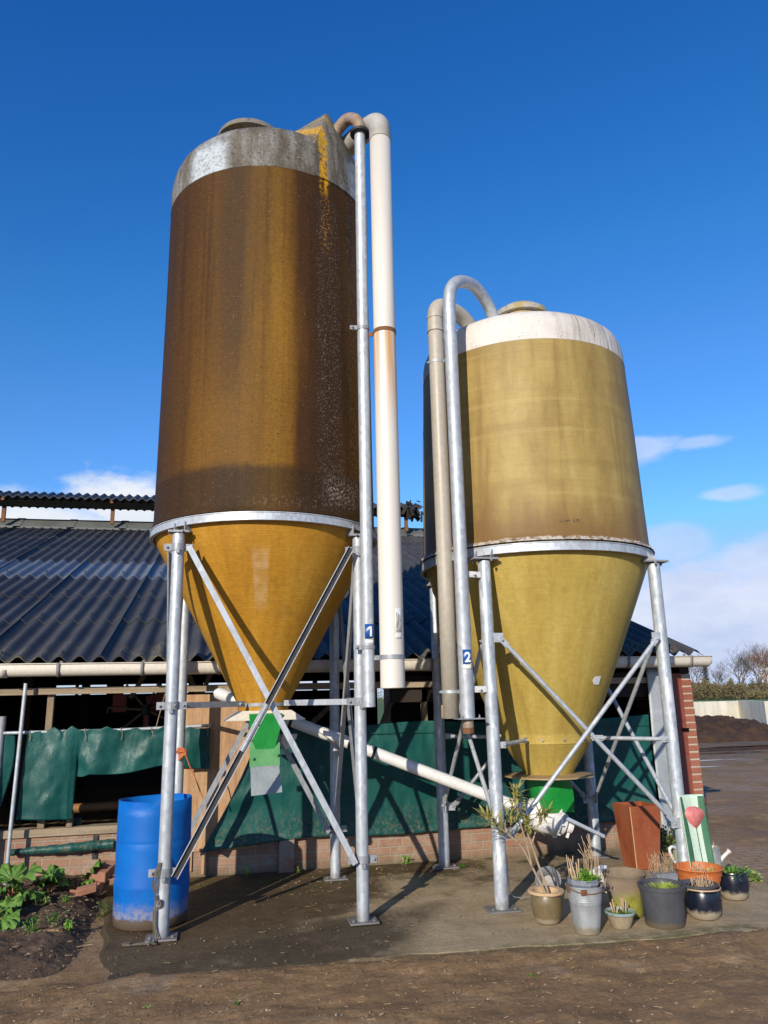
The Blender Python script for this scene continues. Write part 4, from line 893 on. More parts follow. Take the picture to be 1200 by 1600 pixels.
# plinth, sill, rails and posts
MB().box((-12,7.47,-.06),(4.68,7.66,.398)).build('brick_plinth', M['brick_pale'], barn, bevel=.006)
MB().box((-12,7.445,.400),(-.34,7.60,.466)).build('sill_beam', M['wood_grey'], barn, bevel=.006)
MB().box((-12,7.405,1.585),(-1.60,7.455,1.645)).build('top_rail', M['wood_grey'], barn, bevel=.004)
MB().box((-1.595,7.405,1.587),(4.60,7.455,1.648)).build('top_rail', M['wood_grey'], barn, bevel=.004)
for u, zt in ((-6.2,1.58),(-3.9,1.58),(-1.49,1.583),(1.95,1.58),(3.3,1.58)): MB().box((u-.028,7.46,.468 if u < -.3 else .40),(u+.028,7.52,zt)).build('wall_post', M['wood_post'], barn, bevel=.004)
MB().box((-1.285,7.462,.467),(-1.235,7.51,.60)).build('wall_post', M['wood_post'], barn, bevel=.004)
MB().box((1.62,7.46,1.45),(4.60,7.53,1.70)).build('head_board', M['wood_dark'], barn)
MB().box((-.345,7.455,.21),(.36,7.468,1.562)).build('plywood_panel', M['ply'], barn)
mb = MB(); mb.box((-1.055,7.455,.20),(-1.013,7.468,.39)); mb.bolt((-1.034,7.455,.25)); mb.build('iron_strap', M['iron_dark'], barn)
MB().box((.545,7.405,-.05),(.685,7.469,.285)).build('painted_pier', mottled('flaking_red_and_grey_paint', [(.22,.19,.16),(.30,.26,.21),(.34,.09,.04)], 5, .8, bump=.3), barn, bevel=.01)
for (a_u, b_u, z0, z1) in ((-.345,-.215,.05,.21),(-.13,-.09,.02,.20)): MB().box((a_u,7.452,z0),(b_u,7.469,z1)).build('board_offcut', M['ply'], barn)
# interior: back wall with slits and one open bay
bw = MB()
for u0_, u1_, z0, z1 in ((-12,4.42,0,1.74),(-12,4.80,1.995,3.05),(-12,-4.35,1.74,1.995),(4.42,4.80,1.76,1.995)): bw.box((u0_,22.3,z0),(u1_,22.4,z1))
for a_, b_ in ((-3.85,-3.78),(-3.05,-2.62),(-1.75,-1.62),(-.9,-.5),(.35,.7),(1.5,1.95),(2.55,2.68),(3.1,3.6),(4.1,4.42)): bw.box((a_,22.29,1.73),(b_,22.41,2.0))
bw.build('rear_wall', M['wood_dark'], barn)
gw = MB(); pg = [(7.47,-.05),(23,-.05),(23,rz(RV)-SL*(23-RV)-.06),(RV,rz(RV)-.06),(7.62,rz(7.62)-.15),(7.47,1.66)]
gw.prism(pg, lambda v,z: (4.775,v+.10,z), lambda v,z: (4.85,v+.10,z)); gw.build('gable_wall', bricks('red_brick_gable', (.27,.075,.045), (.22,.06,.035), (.42,.36,.28), 1.02, .12), barn, smooth=False)
gw = MB(); gw.prism([(7.47,0),(23,0),(23,2.5),(RV,rz(RV)),(7.47,1.6)], lambda v,z: (-12.0,v,z), lambda v,z: (-11.9,v,z)); gw.build('far_gable', M['wood_dark'], barn, smooth=False)
pr = MB(); pr.box((4.748,7.4335,-.05),(4.857,7.56,1.672)); pier = pr.build('brick_pier', mottled('pale_mortar', [(.40,.33,.25),(.52,.44,.34)], 9, .9), barn)
bk = MB(); z = .01
while z < 1.62:
    j = random.uniform(-.004,.004); bk.box((4.746,7.430,z),(4.862+j,7.50,z+.0585)); z += .0735
bk.build('header_bricks', M['brick_red'], pier, off=OFF[barn.name], bevel=.005)
MB().box((4.75,7.45,1.674),(4.86,7.62,1.80)).build('overhang_shade_block', M['wood_dark'], barn)  # dark block paints the roof overhang's shade above the pier
sc = MB(); sc.box((4.640,7.424,-.02),(4.744,7.432,1.68)); sc.box((4.690,7.432,-.02),(4.698,7.50,1.68)); sc.box((4.640,7.50,-.02),(4.744,7.508,1.68)); col = sc.build('steel_column', M['iron_red'], barn)
MB().box((4.69,7.395,1.095),(4.75,7.423,1.125)).build('column_gap_dark', M['black'], col, off=OFF[barn.name])  # black block painted in for the dark gap in the column
MB().box((4.55,7.43,.0),(4.635,7.45,1.70)).build('dark_lining', M['wood_dark'], barn)
ts = MB().grid(6, 20, lambda a,b: (4.315+a*.205+.004*sin(b*9), 7.375+.012*sin(b*5)*a, .10+b*1.65)); sh = ts.build('metal_sheet', M['sheet_zinc'], barn, thick=.004)
MB().box((4.521,7.365,.10),(4.536,7.374,1.72)).build('edge_strip', M['wood_grey'], sh, off=OFF[barn.name])
MB().box((1.80,8.28,0),(2.13,8.34,1.60)).build('board_partition', mottled('brown_boards', [(.022,.012,.008),(.04,.024,.015)], 4, .85, st=(6,1,.3), bump=.3), barn)
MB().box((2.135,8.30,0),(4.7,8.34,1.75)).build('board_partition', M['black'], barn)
for u in (-5.5,-2.6,.9): 
    for v in (11.5,16.2): MB().box((u-.07,v-.07,0),(u+.07,v+.07,rz(v)-.05)).build('barn_post', M['wood_dark'], barn)
for p, q in (((-1.0,9.2,1.55),(-.78,9.2,1.95)),((-.25,9.0,1.50),(-.05,9.0,1.98)),((-.45,9.0,1.98),(-.25,9.0,1.55)),((1.35,8.6,.9),(1.62,8.6,1.7)),((.75,8.2,1.1),(1.15,8.2,1.45)),((1.62,8.0,1.2),(1.80,8.0,1.62))): MB().bar(p, q, .05, .05).build('roof_strut', M['wood_post'], barn)
MB().box((-12,8.9,1.97),(4.7,9.0,2.10)).build('purlin', M['wood_dark'], barn)

# machine in the dark behind the opening
mc = thing('hay_tedder', 'red hay tedder with radiating tine arms, half hidden in the dark barn', 'farm machine', (-.85,9.5,0))
m_ = MB(); m_.box((-.72,9.46,1.49),(-.15,9.56,1.55)); MB().box((-1.22,9.46,1.40),(-1.08,9.6,1.60)).build('side_guard', M['machine_red'], mc); m_.obox((-.72,9.55,1.50),(.12,0,.03),(0,.1,0),(-.02,0,.10)); m_.box((-.87,9.44,1.1),(-.81,9.50,1.42)); m_.build('frame', M['machine_red'], mc)
for q in range(7):
    a = 2*pi*q/7+.35; p0 = Vector((-.84,9.40,1.42)); p1 = p0+Vector((cos(a)*.42,-.02,sin(a)*.42*.8)); ar = MB().tube([p0,p1],.013,8).build('tine_arm', M['wood_post'], mc)
    MB().tube([p1,p1+Vector((0,-.02,-.06))],.008,6).build('tine', M['galv_dark'], ar, off=OFF[mc.name])
MB().lathe([(0,1.36),(.06,1.36),(.06,1.48),(0,1.48)], (-.84,9.42), 16).build('hub', M['iron_dark'], mc)
wp_ = MB().tube([(-1.45,8.0,.552),(-.95,8.0,.562),(-.3,8.0,.57)], .042, 14).build('wooden_pole', M['wood_orange']); props(wp_, 'brown peeled wooden pole lying across the opening behind the torn tarp', 'pole')

# ---- tarpaulins and the rail they hang from
rod = MB().tube([(-3.2,7.372,1.268),(-1.6,7.372,1.270),(-.9,7.372,1.268),(-.09,7.372,1.285)], .014, 12).build('curtain_rail', M['galv']); props(rod, 'thin grey pipe carrying the torn green tarpaulin', 'rail')
def tarp(name, label, cols, rows, fn, thick=.004, extra=None):
    o = MB().grid(cols, rows, fn).build(name, M['tarp'], thick=thick, ang=60); props(o, label, 'tarpaulin', 'green tarpaulins along the barn'); return o
def t0(a, b):
    u = -2.75+a*.98+(.03*sin(b*4+1.2) if a > .9 else 0)-.03*b*(a > .9); z = 1.262-b*(.90+.03*sin(a*9)); return (u+.02*sin(b*5)*a, 7.385-.03*sin(a*11+b*1.2)*b-.012*sin(a*23), z)
tarp('tarpaulin', 'green tarpaulin strip hanging at the far left edge of the barn opening', 60, 40, t0)
TIES = (-1.615,-1.34,-1.165,-.86,-.60,-.34,-.12)
def t1(a, b):
    u = -1.632+a*1.545
    if u < -1.226: bot = .560-.02*(u+1.63)/.4
    elif u < -1.16: bot = .885
    elif u < -1.10: bot = .885+(u+1.16)/.06*.02
    else: bot = .905+.035*sin((u+1.1)*3.0)-.03*sin((u+1.1)*6.2)*(u < -.3)
    top = 1.272+.012*sin(a*6)
    for pu, ph in ((-1.42,.03),(-1.27,.034),(-.98,.026),(-.74,.022),(-.50,.028),(-.27,.018)): top += ph*max(0, 1-abs(u-pu)/.055)
    for tu in TIES: top -= .012*max(0, 1-abs(u-tu)/.05)
    z = top+(bot-top)*b
    fold = .034*(1-b*.5)*sin((u+1.24)*17+b*2.2)*(.35+b)*.8+.02*nz(u*5, z*4)+.012*nz(u*12, z*9)
    if abs(u+1.20) < .07: fold += .045*(1-abs(u+1.20)/.07)*b
    flop = -.028*max(0, 1-b*9)-.006
    for tu in TIES: flop += .030*max(0, 1-abs(u-tu-.10*b*(1 if tu > -.9 else -.6))/(.02+.10*b))*max(0, 1-b*2.2)
    sag = .012*sin(b*pi)*-1
    return (u+.015*nz(u*3, b*3, 4)-(.035*b if a < .02 else 0), 7.352+fold*.8+sag+flop*.2, z)
o = tarp('tarpaulin', 'torn green tarpaulin with a square hole hanging from the grey pipe', 320, 60, t1)
for tu in TIES:
    tc = MB().tube([(tu+.004*sin(k), 7.372+.021*cos(k*2*pi/12), 1.268+.021*sin(k*2*pi/12)) for k in range(12)], .0032, 6, closed=True)
    tc.tube(spline([(tu,7.35,1.262),(tu+.012,7.338,1.235),(tu+.006,7.334,1.205+random.uniform(-.02,.01))],4), .003, 6); tc.build('tie_cord', M['wood_grey'], o)
def t2(a, b):
    u = .33+a*3.99
    top = 1.20+.06*min(1, a*5)+.012*sin(a*20); bot = .275+.012*sin(a*14)-.05*max(0, a-.75)*4*.35
    lu = .0
    if a < .12: k = (.12-a)/.12; lu = -.47*k*(b**1.3); bot -= .07*k
    z = top+(bot-top)*b
    d = .012*sin(u*3.1+b)+.014*nz(u*1.6, z*2.1)+.009*nz(u*6, z*3, 3)+.006*nz(u*15, z*6, 5)
    d -= .030*math.exp(-((z-.55-.45*(u-.2))/.10)**2)*max(0, 1-abs(u-.35)/.5)
    if b > .94: d -= .012*(b-.94)/.06
    return (u+lu, 7.412+d, z)
o = tarp('tarpaulin', 'long dark green tarpaulin stretched along the wall behind both silos', 300, 60, t2)
MB().grid(200, 2, lambda a,b: (.62+a*3.68, 7.378+.010*sin((.62+a*3.68)*3.1), 1.176-b*.006)).build('hem', M['tarp'], o, thick=.004)
rt = MB(); pts = []
for i in range(40):
    a = i/39; pts.append((-1.70+a*.83, 7.395+.01*sin(a*9), .300+.022*a))
rt.tube(pts, [.024+.016*min(1, i/26)+.003*sin(i*.9)+.002*sin(i*2.3) for i in range(40)], 18)
o = rt.build('rolled_tarpaulin', M['tarp'], ang=60); props(o, 'rolled up green tarpaulin lying along the foot of the brick wall', 'tarpaulin', 'green tarpaulins along the barn')
fl = MB().grid(10, 4, lambda a,b: (-1.33+a*.16+.03*b*(a<.1), 7.56+.02*sin(a*5), .50+.03*(1-b)+b*.0-.03*b)); o = fl.build('tarpaulin_scrap', M['tarp'], thick=.004); props(o, 'small green tarpaulin scrap lying on the timber sill', 'tarpaulin')
pole = MB().tube([(-1.692,7.300,-.02),(-1.690,7.300,.5),(-1.682,7.302,1.0),(-1.672,7.305,1.685)], .017, 12).build('metal_pole', M['galv']); props(pole, 'thin grey metal pole leaning upright against the barn at the left', 'pole')
o = MB().tube([(-1.86,7.38,0),(-1.85,7.38,1.41)], .03, 12).build('metal_post', M['galv_dark']); props(o, 'stubby grey post top beside the leftmost tarpaulin', 'post')
o = MB().tube(spline([(-.50,7.398,1.58),(-.53,7.39,1.45),(-.565,7.36,1.285)],5), .004, 6).build('hanging_cord', M['wood_grey']); props(o, 'thin pale cord tying the grey pipe to the timber rail', 'cord')
tw = MB()
for k in range(5): tw.tube(spline([(-.345+random.uniform(-.02,.02),6.955,1.10+random.uniform(-.03,.03)),(-.31+random.uniform(-.03,.03),6.94,1.12+random.uniform(-.04,.02)),(-.28,6.95,1.085+random.uniform(-.02,.02)),(-.34,6.96,1.04+random.uniform(-.02,.03))],4), .008, 6)
tw.tube(spline([(-.29,6.95,1.09),(-.25,6.97,.98),(-.21,6.99,.90),(-.17,7.02,.80),(-.13,7.05,.70)],5), .005, 6)
props(tw.build('twine', M['orange_cord']), 'orange twine knotted round the rear silo leg with a loose tail', 'twine')

# ================================================================ BLUE DRUM, CABLES
D = (-.445, 6.095); dh = .825
bl = thing('plastic_drum', 'tall blue plastic drum with its top cut off, dusty at the foot', 'drum', (D[0],D[1],0))
pf = [(.0,.004),(.225,.004),(.245,.018),(.250,.06),(.252,.20),(.256,.26),(.257,.28),(.252,.30),(.252,.50),(.2525,.547),(.2512,.551),(.2512,.555),(.2522,.559),(.251,.58),(.249,.72),(.246,dh)]
def drumf(pf, off=0):
    mb = MB(); n_ = 72; vs = []
    for r, z in pf:
        for j in range(n_):
            a = 2*pi*j/n_; q = 1+.03*cos(2*(a-.4))*(z/dh)**2; zz = z+((.004*sin(a*2+.5)+.003*nz(cos(a)*3, sin(a)*3)) if z >= dh-.001 else 0)
            vs.append((D[0]+r*q*cos(a), D[1]+r*q*sin(a), zz))
    mb.add(vs, [(k*n_+j,k*n_+(j+1)%n_,(k+1)*n_+(j+1)%n_,(k+1)*n_+j) for k in range(len(pf)-1) for j in range(n_)]); return mb
drumf(pf).build('drum_shell', M['drum'], bl, thick=.006, ang=60)
dw = MB().lathe([(.0,.30),(.243,.30)], D, 40).build('inner_disc', M['black'], bl)  # near-black disc across the inside of the drum
cb = MB()
for k in range(4):
    w = random.uniform(-.016,.016); cb.tube(spline([(-.372+w,5.635,.47),(-.402+w*2,5.628,.38+w),(-.398+w,5.63,.30),(-.375-w,5.632,.26),(-.392+w,5.63,.18),(-.388+w,5.63,.09),(-.380+w*2,5.62,.012)],5), .0036, 6)
cb.tube(spline([(-.37,5.63,.22),(-.355,5.62,.245),(-.35,5.625,.21),(-.375,5.63,.20)],4), .009, 6)
for k in range(9): a = random.uniform(0,6.28); cb.tube([(-.42+random.uniform(-.12,.08),5.60+random.uniform(-.07,.03),.012), (-.42+random.uniform(-.16,.08),5.60+random.uniform(-.08,.03),.014)], .006, 5)
props(cb.build('cable_bundle', M['cord_grey']), 'dirty grey cables hanging down beside the front left silo leg', 'cables')

# ================================================================ PLANT HELPERS
def blade(mb, p, d, L, w, bend=.3, up=(0,0,1), n=4, fold=.15):
    p, d, up = Vector(p), Vector(d).normalized(), Vector(up); s_ = d.cross(up); s_ = s_.normalized() if s_.length > 1e-3 else Vector((1,0,0)); nrm = s_.cross(d)
    vs = []; 
    for i in range(n+1):
        k = i/n; c = p+d*(L*k)-nrm*(-bend*L*k*k*0)+Vector((0,0,-bend*L*k*k)); ww = w*sin(pi*min(.97, .12+.85*k))**.8
        vs += [c-s_*ww+nrm*ww*fold, c, c+s_*ww+nrm*ww*fold]
    return mb.add(vs, [(3*i+j,3*i+j+1,3*i+j+4,3*i+j+3) for i in range(n) for j in (0,1)])
def rvec(zl=-.2, zh=1.): 
    a = random.uniform(0,2*pi); z = random.uniform(zl,zh); r = sqrt(max(0,1-z*z)); return Vector((r*cos(a), r*sin(a), z))
def crinkled(mb, base, d, size, roll=0, seed=0):   # big lobed, ruffled leaf
    base, d = Vector(base), Vector(d).normalized(); up = Vector((0,0,1)); s_ = d.cross(up).normalized(); nrm = s_.cross(d)
    R_ = Matrix.Rotation(roll, 3, d); s_, nrm = R_@s_, R_@nrm
    nr, na = 9, 54; vs = [base]; 
    for r in range(1, nr+1):
        for j in range(na):
            a = -pi+2*pi*j/na; k = r/nr
            rad = size*(.62+.38*cos(a))*(1+.10*sin(a*5+seed)+.07*sin(a*12+seed*2)+.05*sin(a*21+seed)) if abs(a) < 2.75 else size*.10
            x = cos(a)*rad*k+size*.12*k; y = sin(a)*rad*k*1.05
            hz = size*(.15*k*k*sin(a*6+seed)+.15*k*k*sin(a*14+seed*3)+.05*k*sin(a*9+k*14+seed)-.30*k*k*(x/size)**2)+size*.10*abs(y)/size
            vs.append(base+d*x+s_*y+nrm*hz)
    return mb.add(vs, [(0,1+j,1+(j+1)%na) for j in range(na)]+[(1+(r-1)*na+j,1+r*na+j,1+r*na+(j+1)%na,1+(r-1)*na+(j+1)%na) for r in range(1,nr) for j in range(na)])
def soil_h(x, y):
    a = (x+4.2)/3.55; b = (y-4.95)/2.52; return bed(a, b)[2] if 0 < a < 1 and 0 < b < 1 else 0
def rhubarb(loc, label, leaves):
    z0 = soil_h(*loc)-.01; r = thing('rhubarb_plant', label, 'rhubarb', (loc[0],loc[1],z0), 'rhubarb in the garden soil')
    st, lf = MB(), MB()
    for i, (dx, dy, h, sz, ax, ay, az_) in enumerate(leaves):
        b_ = Vector((loc[0],loc[1],z0)); e_ = b_+Vector((dx,dy,h*.72)); st.tube(spline([b_, b_+Vector((dx*.35,dy*.35,h*.6)), e_],4), [.006]*9, 7)
        crinkled(lf, e_-Vector((ax,ay,az_)).normalized()*sz*.15, (ax,ay,az_), sz*1.32, random.uniform(-.4,.4), i*1.7)
    st.build('stalks', M['petiole'], r); lf.build('leaves', M['leaf_rhubarb'], r, ang=180, fix=False); return r
rhubarb((-1.50,6.72), 'largest rhubarb clump with crinkled green leaves at the left edge', [(-.16,-.05,.17,.12,-.6,-.3,.4),(.06,-.02,.20,.12,.5,-.4,.5),(-.04,.1,.19,.10,-.2,.4,.7),(-.08,-.16,.12,.12,-.4,-.8,.1),(.12,-.14,.11,.11,.7,-.7,.1),(-.22,.08,.14,.11,-.9,.1,.2),(.17,.06,.13,.10,.9,.2,.3),(.03,-.22,.07,.10,.2,-1,.0)])
rhubarb((-1.10,7.02), 'small rhubarb plant with two raised leaves next to the broken bricks', [(.10,.02,.17,.095,.45,-.35,.8),(.07,-.03,.10,.06,.5,-.6,.3),(-.07,-.02,.13,.07,-.5,-.5,.5),(-.16,.02,.15,.075,-.6,-.2,.6)])
rhubarb((-1.27,6.90), 'middle rhubarb plant with drooping leaves below the rolled tarpaulin', [(-.03,-.02,.13,.08,-.2,-.7,.3),(.07,.0,.12,.06,.6,-.5,.2),(.0,.06,.15,.08,.1,.3,.8),(-.10,-.06,.06,.06,-.6,-.6,.0)])
rhubarb((-1.46,6.10), 'dark leaved rhubarb closest to the camera at the left edge', [(-.03,.05,.10,.10,-.4,.5,.4),(.05,-.03,.08,.10,.5,-.6,.0),(-.12,-.03,.10,.10,-.8,-.4,.2),(.03,.13,.11,.09,.3,.6,.5)])
def weed(loc, h, n_, label, mat='leaf_dark', sz=.018):
    z0 = soil_h(*loc) if loc[0] < -.66 else (0 if loc[1] > 4.95 else G0)
    mb = MB()
    for i in range(n_):
        k = random.random(); p = Vector((loc[0]+random.gauss(0,h*.32), loc[1]+random.gauss(0,h*.32), z0+h*k)); blade(mb, p, rvec(-.1,.8), sz*random.uniform(.8,1.8), sz*.45, .2)
    for i in range(5): mb.tube([(loc[0]+random.gauss(0,h*.1),loc[1]+random.gauss(0,h*.1),z0-.01),(loc[0]+random.gauss(0,h*.25),loc[1]+random.gauss(0,h*.25),z0+h*.9)], .0022, 5)
    o = mb.build('weed', M[mat], ang=180, fix=False); props(o, label, 'weed', 'weeds on the yard'); return o
weed((-1.165,5.83),.10,80,'bushy green weed, tallest of the three at the front of the garden bed','leaf_grass')
weed((-1.07,6.03),.08,50,'middle green weed at the front of the garden bed','leaf_grass')
weed((-.955,5.90),.06,40,'small yellowish weed nearest the blue drum','leaf_lime')
weed((-.785,6.42),.13,60,'straggly green weed growing against the blue drum','leaf_dark')
weed((-1.22,6.52),.045,40,'flat yellow green weed in the soil below the middle rhubarb','leaf_sedum')
weed((-1.09,6.53),.04,36,'flat green weed patch between the rhubarb and the blue drum','leaf_grass')
weed((1.72,7.44),.07,50,'green weed at the brick wall behind the front right leg of the tall silo','leaf_lime')
weed((2.16,7.10),.03,60,'low moss green weed behind the front left leg of the squat silo','leaf_grass')
weed((.26,7.36),.10,20,'thin weed in the shade by the painted pier','leaf_lime',.012)
weed((.72,7.36),.04,40,'yellowish weed tuft at the wall right of the painted pier','leaf_sedum')
weed((.12,4.45),.02,36,'tiny weed tuft in the mud, left one in front of the slab','leaf_grass',.012)
weed((-.32,4.52),.02,36,'tiny weed tuft in the mud nearest the bottom left','leaf_sedum',.012)
weed((1.72,4.42),.02,40,'tiny weed tuft in the mud in the middle foreground','leaf_grass',.012)
for i, (x, y) in enumerate([(4.24,5.92),(4.31,5.72),(4.30,6.12),(4.42,5.58)]):
    weed((x,y),.055,60,['green weed tuft at the slab edge right of the blue pots, second from the front','green weed tuft at the right slab edge, third from the front','green weed tuft at the right slab edge, rearmost of the row','green weed tuft at the right slab edge, nearest the camera'][i],'leaf_sedum',.03)
bits = thing('broken_bricks', 'heap of broken orange brick and clay bits beside the blue drum', 'rubble', (-.93,6.98,.03))
for i in range(9):
    p = Vector((-.93+random.uniform(-.16,.16), 6.98+random.uniform(-.18,.12), .06+random.uniform(0,.07))); a = random.uniform(0,3); s_ = random.uniform(.025,.06)
    if i == 0: p = Vector((-.90,7.08,.17)); s_ = .085
    MB().obox(p, Vector((cos(a),sin(a),.2))*s_*1.3, Vector((-sin(a),cos(a),.1))*s_*.8, Vector((0,-.2,1))*s_*.45).build('brick_piece', M['clay_bits'], bits, bevel=.006)
# loose straw and leaf litter
lt = MB()
for i in range(420):
    x, y = random.uniform(-1.6,4.0), random.uniform(4.4,7.4)
    if random.random() < .45: x, y = random.gauss(1.5,.7), random.gauss(6.9,.3)
    z = (soil_h(x,y) if x < -.66 else (0 if y > 4.98 else G0))+.004; L_ = random.uniform(.008,.03); a = random.uniform(0,6.28)
    if y > 7.44: continue
    if random.random() < .3: blade(lt, (x,y,z), (cos(a),sin(a),.15), L_*1.1, L_*.32, 0, n=2)
    else: lt.bar((x,y,z),(x+cos(a)*L_*1.6,y+sin(a)*L_*1.6,z+.003), .003, .0015, (0,0,1))
for i in range(26):
    x, y = random.uniform(-1.4,-.8), random.uniform(5.6,6.9); a = random.uniform(0,6.28); L_ = random.uniform(.03,.10); z = soil_h(x,y)+.008; lt.bar((x,y,z),(x+cos(a)*L_,y+sin(a)*L_*.5,z+.004), .006, .003, (0,0,1))
for i in range(420):
    x, y = random.uniform(-1.4,4.2), random.uniform(2.9,4.95); L_ = random.uniform(.008,.032); a = random.gauss(0,.8)
    z = mud_h(x,y)+.003
    if random.random() < .3: blade(lt, (x,y,z), (cos(a),sin(a),.15), L_*1.0, L_*.3, 0, n=2)
    else: lt.bar((x,y,z),(x+cos(a)*L_*1.5,y+sin(a)*L_*1.5,z+.003), .003, .0015, (0,0,1))
props(lt.build('leaf_litter', M['dead_leaf'], smooth=False, fix=False), kind='stuff')

gt_ = MB()
def stone(x, y, z, s):
    vs = [(x+s*random.uniform(.6,1.3)*dx, y+s*random.uniform(.6,1.3)*dy, z+s*random.uniform(.3,.8)*dz) for dx,dy,dz in ((1,0,0),(0,1,0),(-1,0,0),(0,-1,0),(0,0,1),(0,0,-1))]
    gt_.add(vs, [(0,1,4),(1,2,4),(2,3,4),(3,0,4),(1,0,5),(2,1,5),(3,2,5),(0,3,5)])
for i in range(4200):
    x, y = random.uniform(-1.5,4.4), 2.9+2.1*random.random()**.8; stone(x, y, mud_h(x,y), .0035+.011*random.random()**4)
for i in range(2600):
    x, y = random.uniform(-.6,4.2), random.uniform(5.0,7.4); stone(x, y, .001, .0022+.007*random.random()**5)
for i in range(1500):
    x, y = random.uniform(-1.9,-.72), random.uniform(5.1,7.3); stone(x, y, soil_h(x,y), .004+.022*random.random()**4)
props(gt_.build('grit', M['grit'], smooth=False, fix=False), kind='stuff')
# ================================================================ POTS
def pot(name, label, cat, c, prof, mat, soil=None, group='pots and planters on the slab', part='pot', soilmat='soil', wob=.012, seed=0, soilr=None):
    r = thing(name, label, cat, (c[0],c[1],0), group)
    MB().lathe(prof, c, 56, wob, seed=seed).build(part, M[mat], r, ang=50)
    if soil: MB().lathe([(0,soil[1]+.006),(soil[0]*.6,soil[1]+.008),(soil[0],soil[1])], c, 28, .04).build('potting_soil', M[soilmat], r)
    return r
def P(r, name, mat, mb, ang=180): return mb.build(name, M[mat], r, ang=ang, fix=False)
# oleander in a brown glazed pot
c = (2.20,5.320)
r = pot('potted_oleander', 'brown glazed pot with buff rim holding a leggy oleander', 'potted plant', c, [(0,.004),(.072,.004),(.080,.012),(.098,.06),(.108,.12),(.104,.165),(.100,.178),(.098,.185)], 'glaze_brown', (.085,.165), seed=1)
MB().lathe([(.097,.184),(.122,.188),(.124,.198),(.118,.205),(.088,.202),(.084,.165)], c, 56, .012, seed=1).build('rim', M['pot_rim'], r)
st = MB(); b_ = Vector((2.205,5.31,.16))
br1 = spline([b_,(2.12,5.31,.33),(2.02,5.27,.50),(1.90,5.25,.60),(1.80,5.25,.67),(1.77,5.26,.70)],6); br2 = spline([b_+Vector((.02,.01,0)),(2.16,5.34,.38),(2.12,5.33,.50),(2.085,5.33,.60),(2.09,5.33,.66)],6)
br3 = spline([(2.10,5.29,.36),(2.06,5.27,.52),(2.02,5.26,.66),(2.005,5.27,.80),(2.01,5.28,.86)],6); br4 = spline([(2.125,5.33,.50),(2.17,5.33,.60),(2.22,5.34,.66),(2.25,5.34,.69)],5); br5 = spline([(1.93,5.25,.58),(1.95,5.24,.66),(1.96,5.24,.70)],4)
for br, r0, r1 in ((br1,.009,.004),(br2,.009,.004),(br3,.006,.003),(br4,.006,.003),(br5,.004,.003)): st.tube(br, [r0+(r1-r0)*i/(len(br)-1) for i in range(len(br))], 7)
st.tube([b_+Vector((0,0,-.01)), b_+Vector((.0,0,.03))], [.028,.016], 8)
P(r, 'stems', 'bark_pale', st)
lf = MB()
for br, n0, cnt, sp in ((br1,.62,48,.9),(br2,.70,46,1.),(br3,.62,50,.8),(br4,.55,40,1.),(br5,.4,20,.8)):
    for i in range(cnt):
        k = n0-.06+(1.06-n0)*random.random(); q_ = k*(len(br)-1); i_ = min(len(br)-2,int(q_)); p = br[i_].lerp(br[i_+1], q_-i_)+Vector((random.gauss(0,.012),random.gauss(0,.012),random.gauss(0,.012))); d = rvec(-.45,1)+(br[-1]-br[-4]).normalized()*.55; blade(lf, p, d, random.uniform(.07,.15), random.uniform(.006,.0105), random.uniform(-.05,.6), n=4)
P(r, 'leaves', 'leaf_olive', lf)
tw_ = MB()
for i in range(18): p = random.choice(br1[-14:]+br2[-8:]+br3[-12:]); d = rvec(0,1); tw_.tube([p, p+d*random.uniform(.04,.09)], .0018, 4)
P(r, 'dry_twigs', 'dry_stem', tw_)
# zinc bucket with a planter standing in it
c = (2.355,5.050)
r = thing('zinc_bucket', 'grey zinc bucket with rusty handle carrying a planter of sticks and herbs', 'bucket', (c[0],c[1],0), 'pots and planters on the slab')
MB().lathe([(0,.012),(.078,.012),(.080,.004),(.082,.012),(.095,.115),(.103,.195),(.106,.198),(.105,.206),(.108,.21),(.107,.218),(.117,.278),(.121,.280),(.121,.285),(.116,.285),(.096,.14)], c, 56, .006).build('bucket_body', M['zinc_dirty'], r, ang=40)
hd_ = MB(); hd_.tube([(c[0]+.121*cos(a), c[1]-.02-.095*sin(a), (.285-.035*sin(a))) for a in [pi*i/24 for i in range(25)]], .0035, 7)
for q in (-1,1): hd_.obox((c[0]+q*.119,c[1]-.018,.272), (.004,0,0), (0,.018,0), (0,0,.022))
hd_.obox((c[0]-.055,c[1]-.112,.262), (.02,0,0), (0,.004,0), (0,0,.016)); hd_.build('handle', M['rust'], r)
pl_ = thing('planter_box', 'small blue grey faceted planter sitting inside the zinc bucket', 'planter', (c[0],c[1],.2))
fc = MB(); n_ = 10
rows = []
for rr, z in ((.080,.21),(.094,.285),(.103,.293),(.103,.325),(.097,.325),(.090,.30)): rows.append([(c[0]+rr*cos(2*pi*(j+.5)/n_), c[1]+rr*sin(2*pi*(j+.5)/n_), z) for j in range(n_)])
fc.add(sum(rows,[]), [(k*n_+j,k*n_+(j+1)%n_,(k+1)*n_+(j+1)%n_,(k+1)*n_+j) for k in range(5) for j in range(n_)]); fc.build('planter', M['grey_plastic'], pl_, ang=20)
MB().lathe([(0,.316),(.095,.310)], c, 20).build('potting_soil', M['soil'], pl_)
sk_ = MB()
for i in range(13):
    a = random.uniform(0,6.28); p = Vector((c[0]+random.uniform(-.09,-.0),c[1]+random.uniform(-.06,.06),.30)); sk_.tube([p, p+Vector((random.uniform(-.035,.008),random.uniform(-.02,.02),random.uniform(.08,.17)))], .0033, 6)
for dx in (.09,.105): sk_.tube([(c[0]+dx,c[1],.30),(c[0]+dx+.01,c[1],.45)], .003, 6)
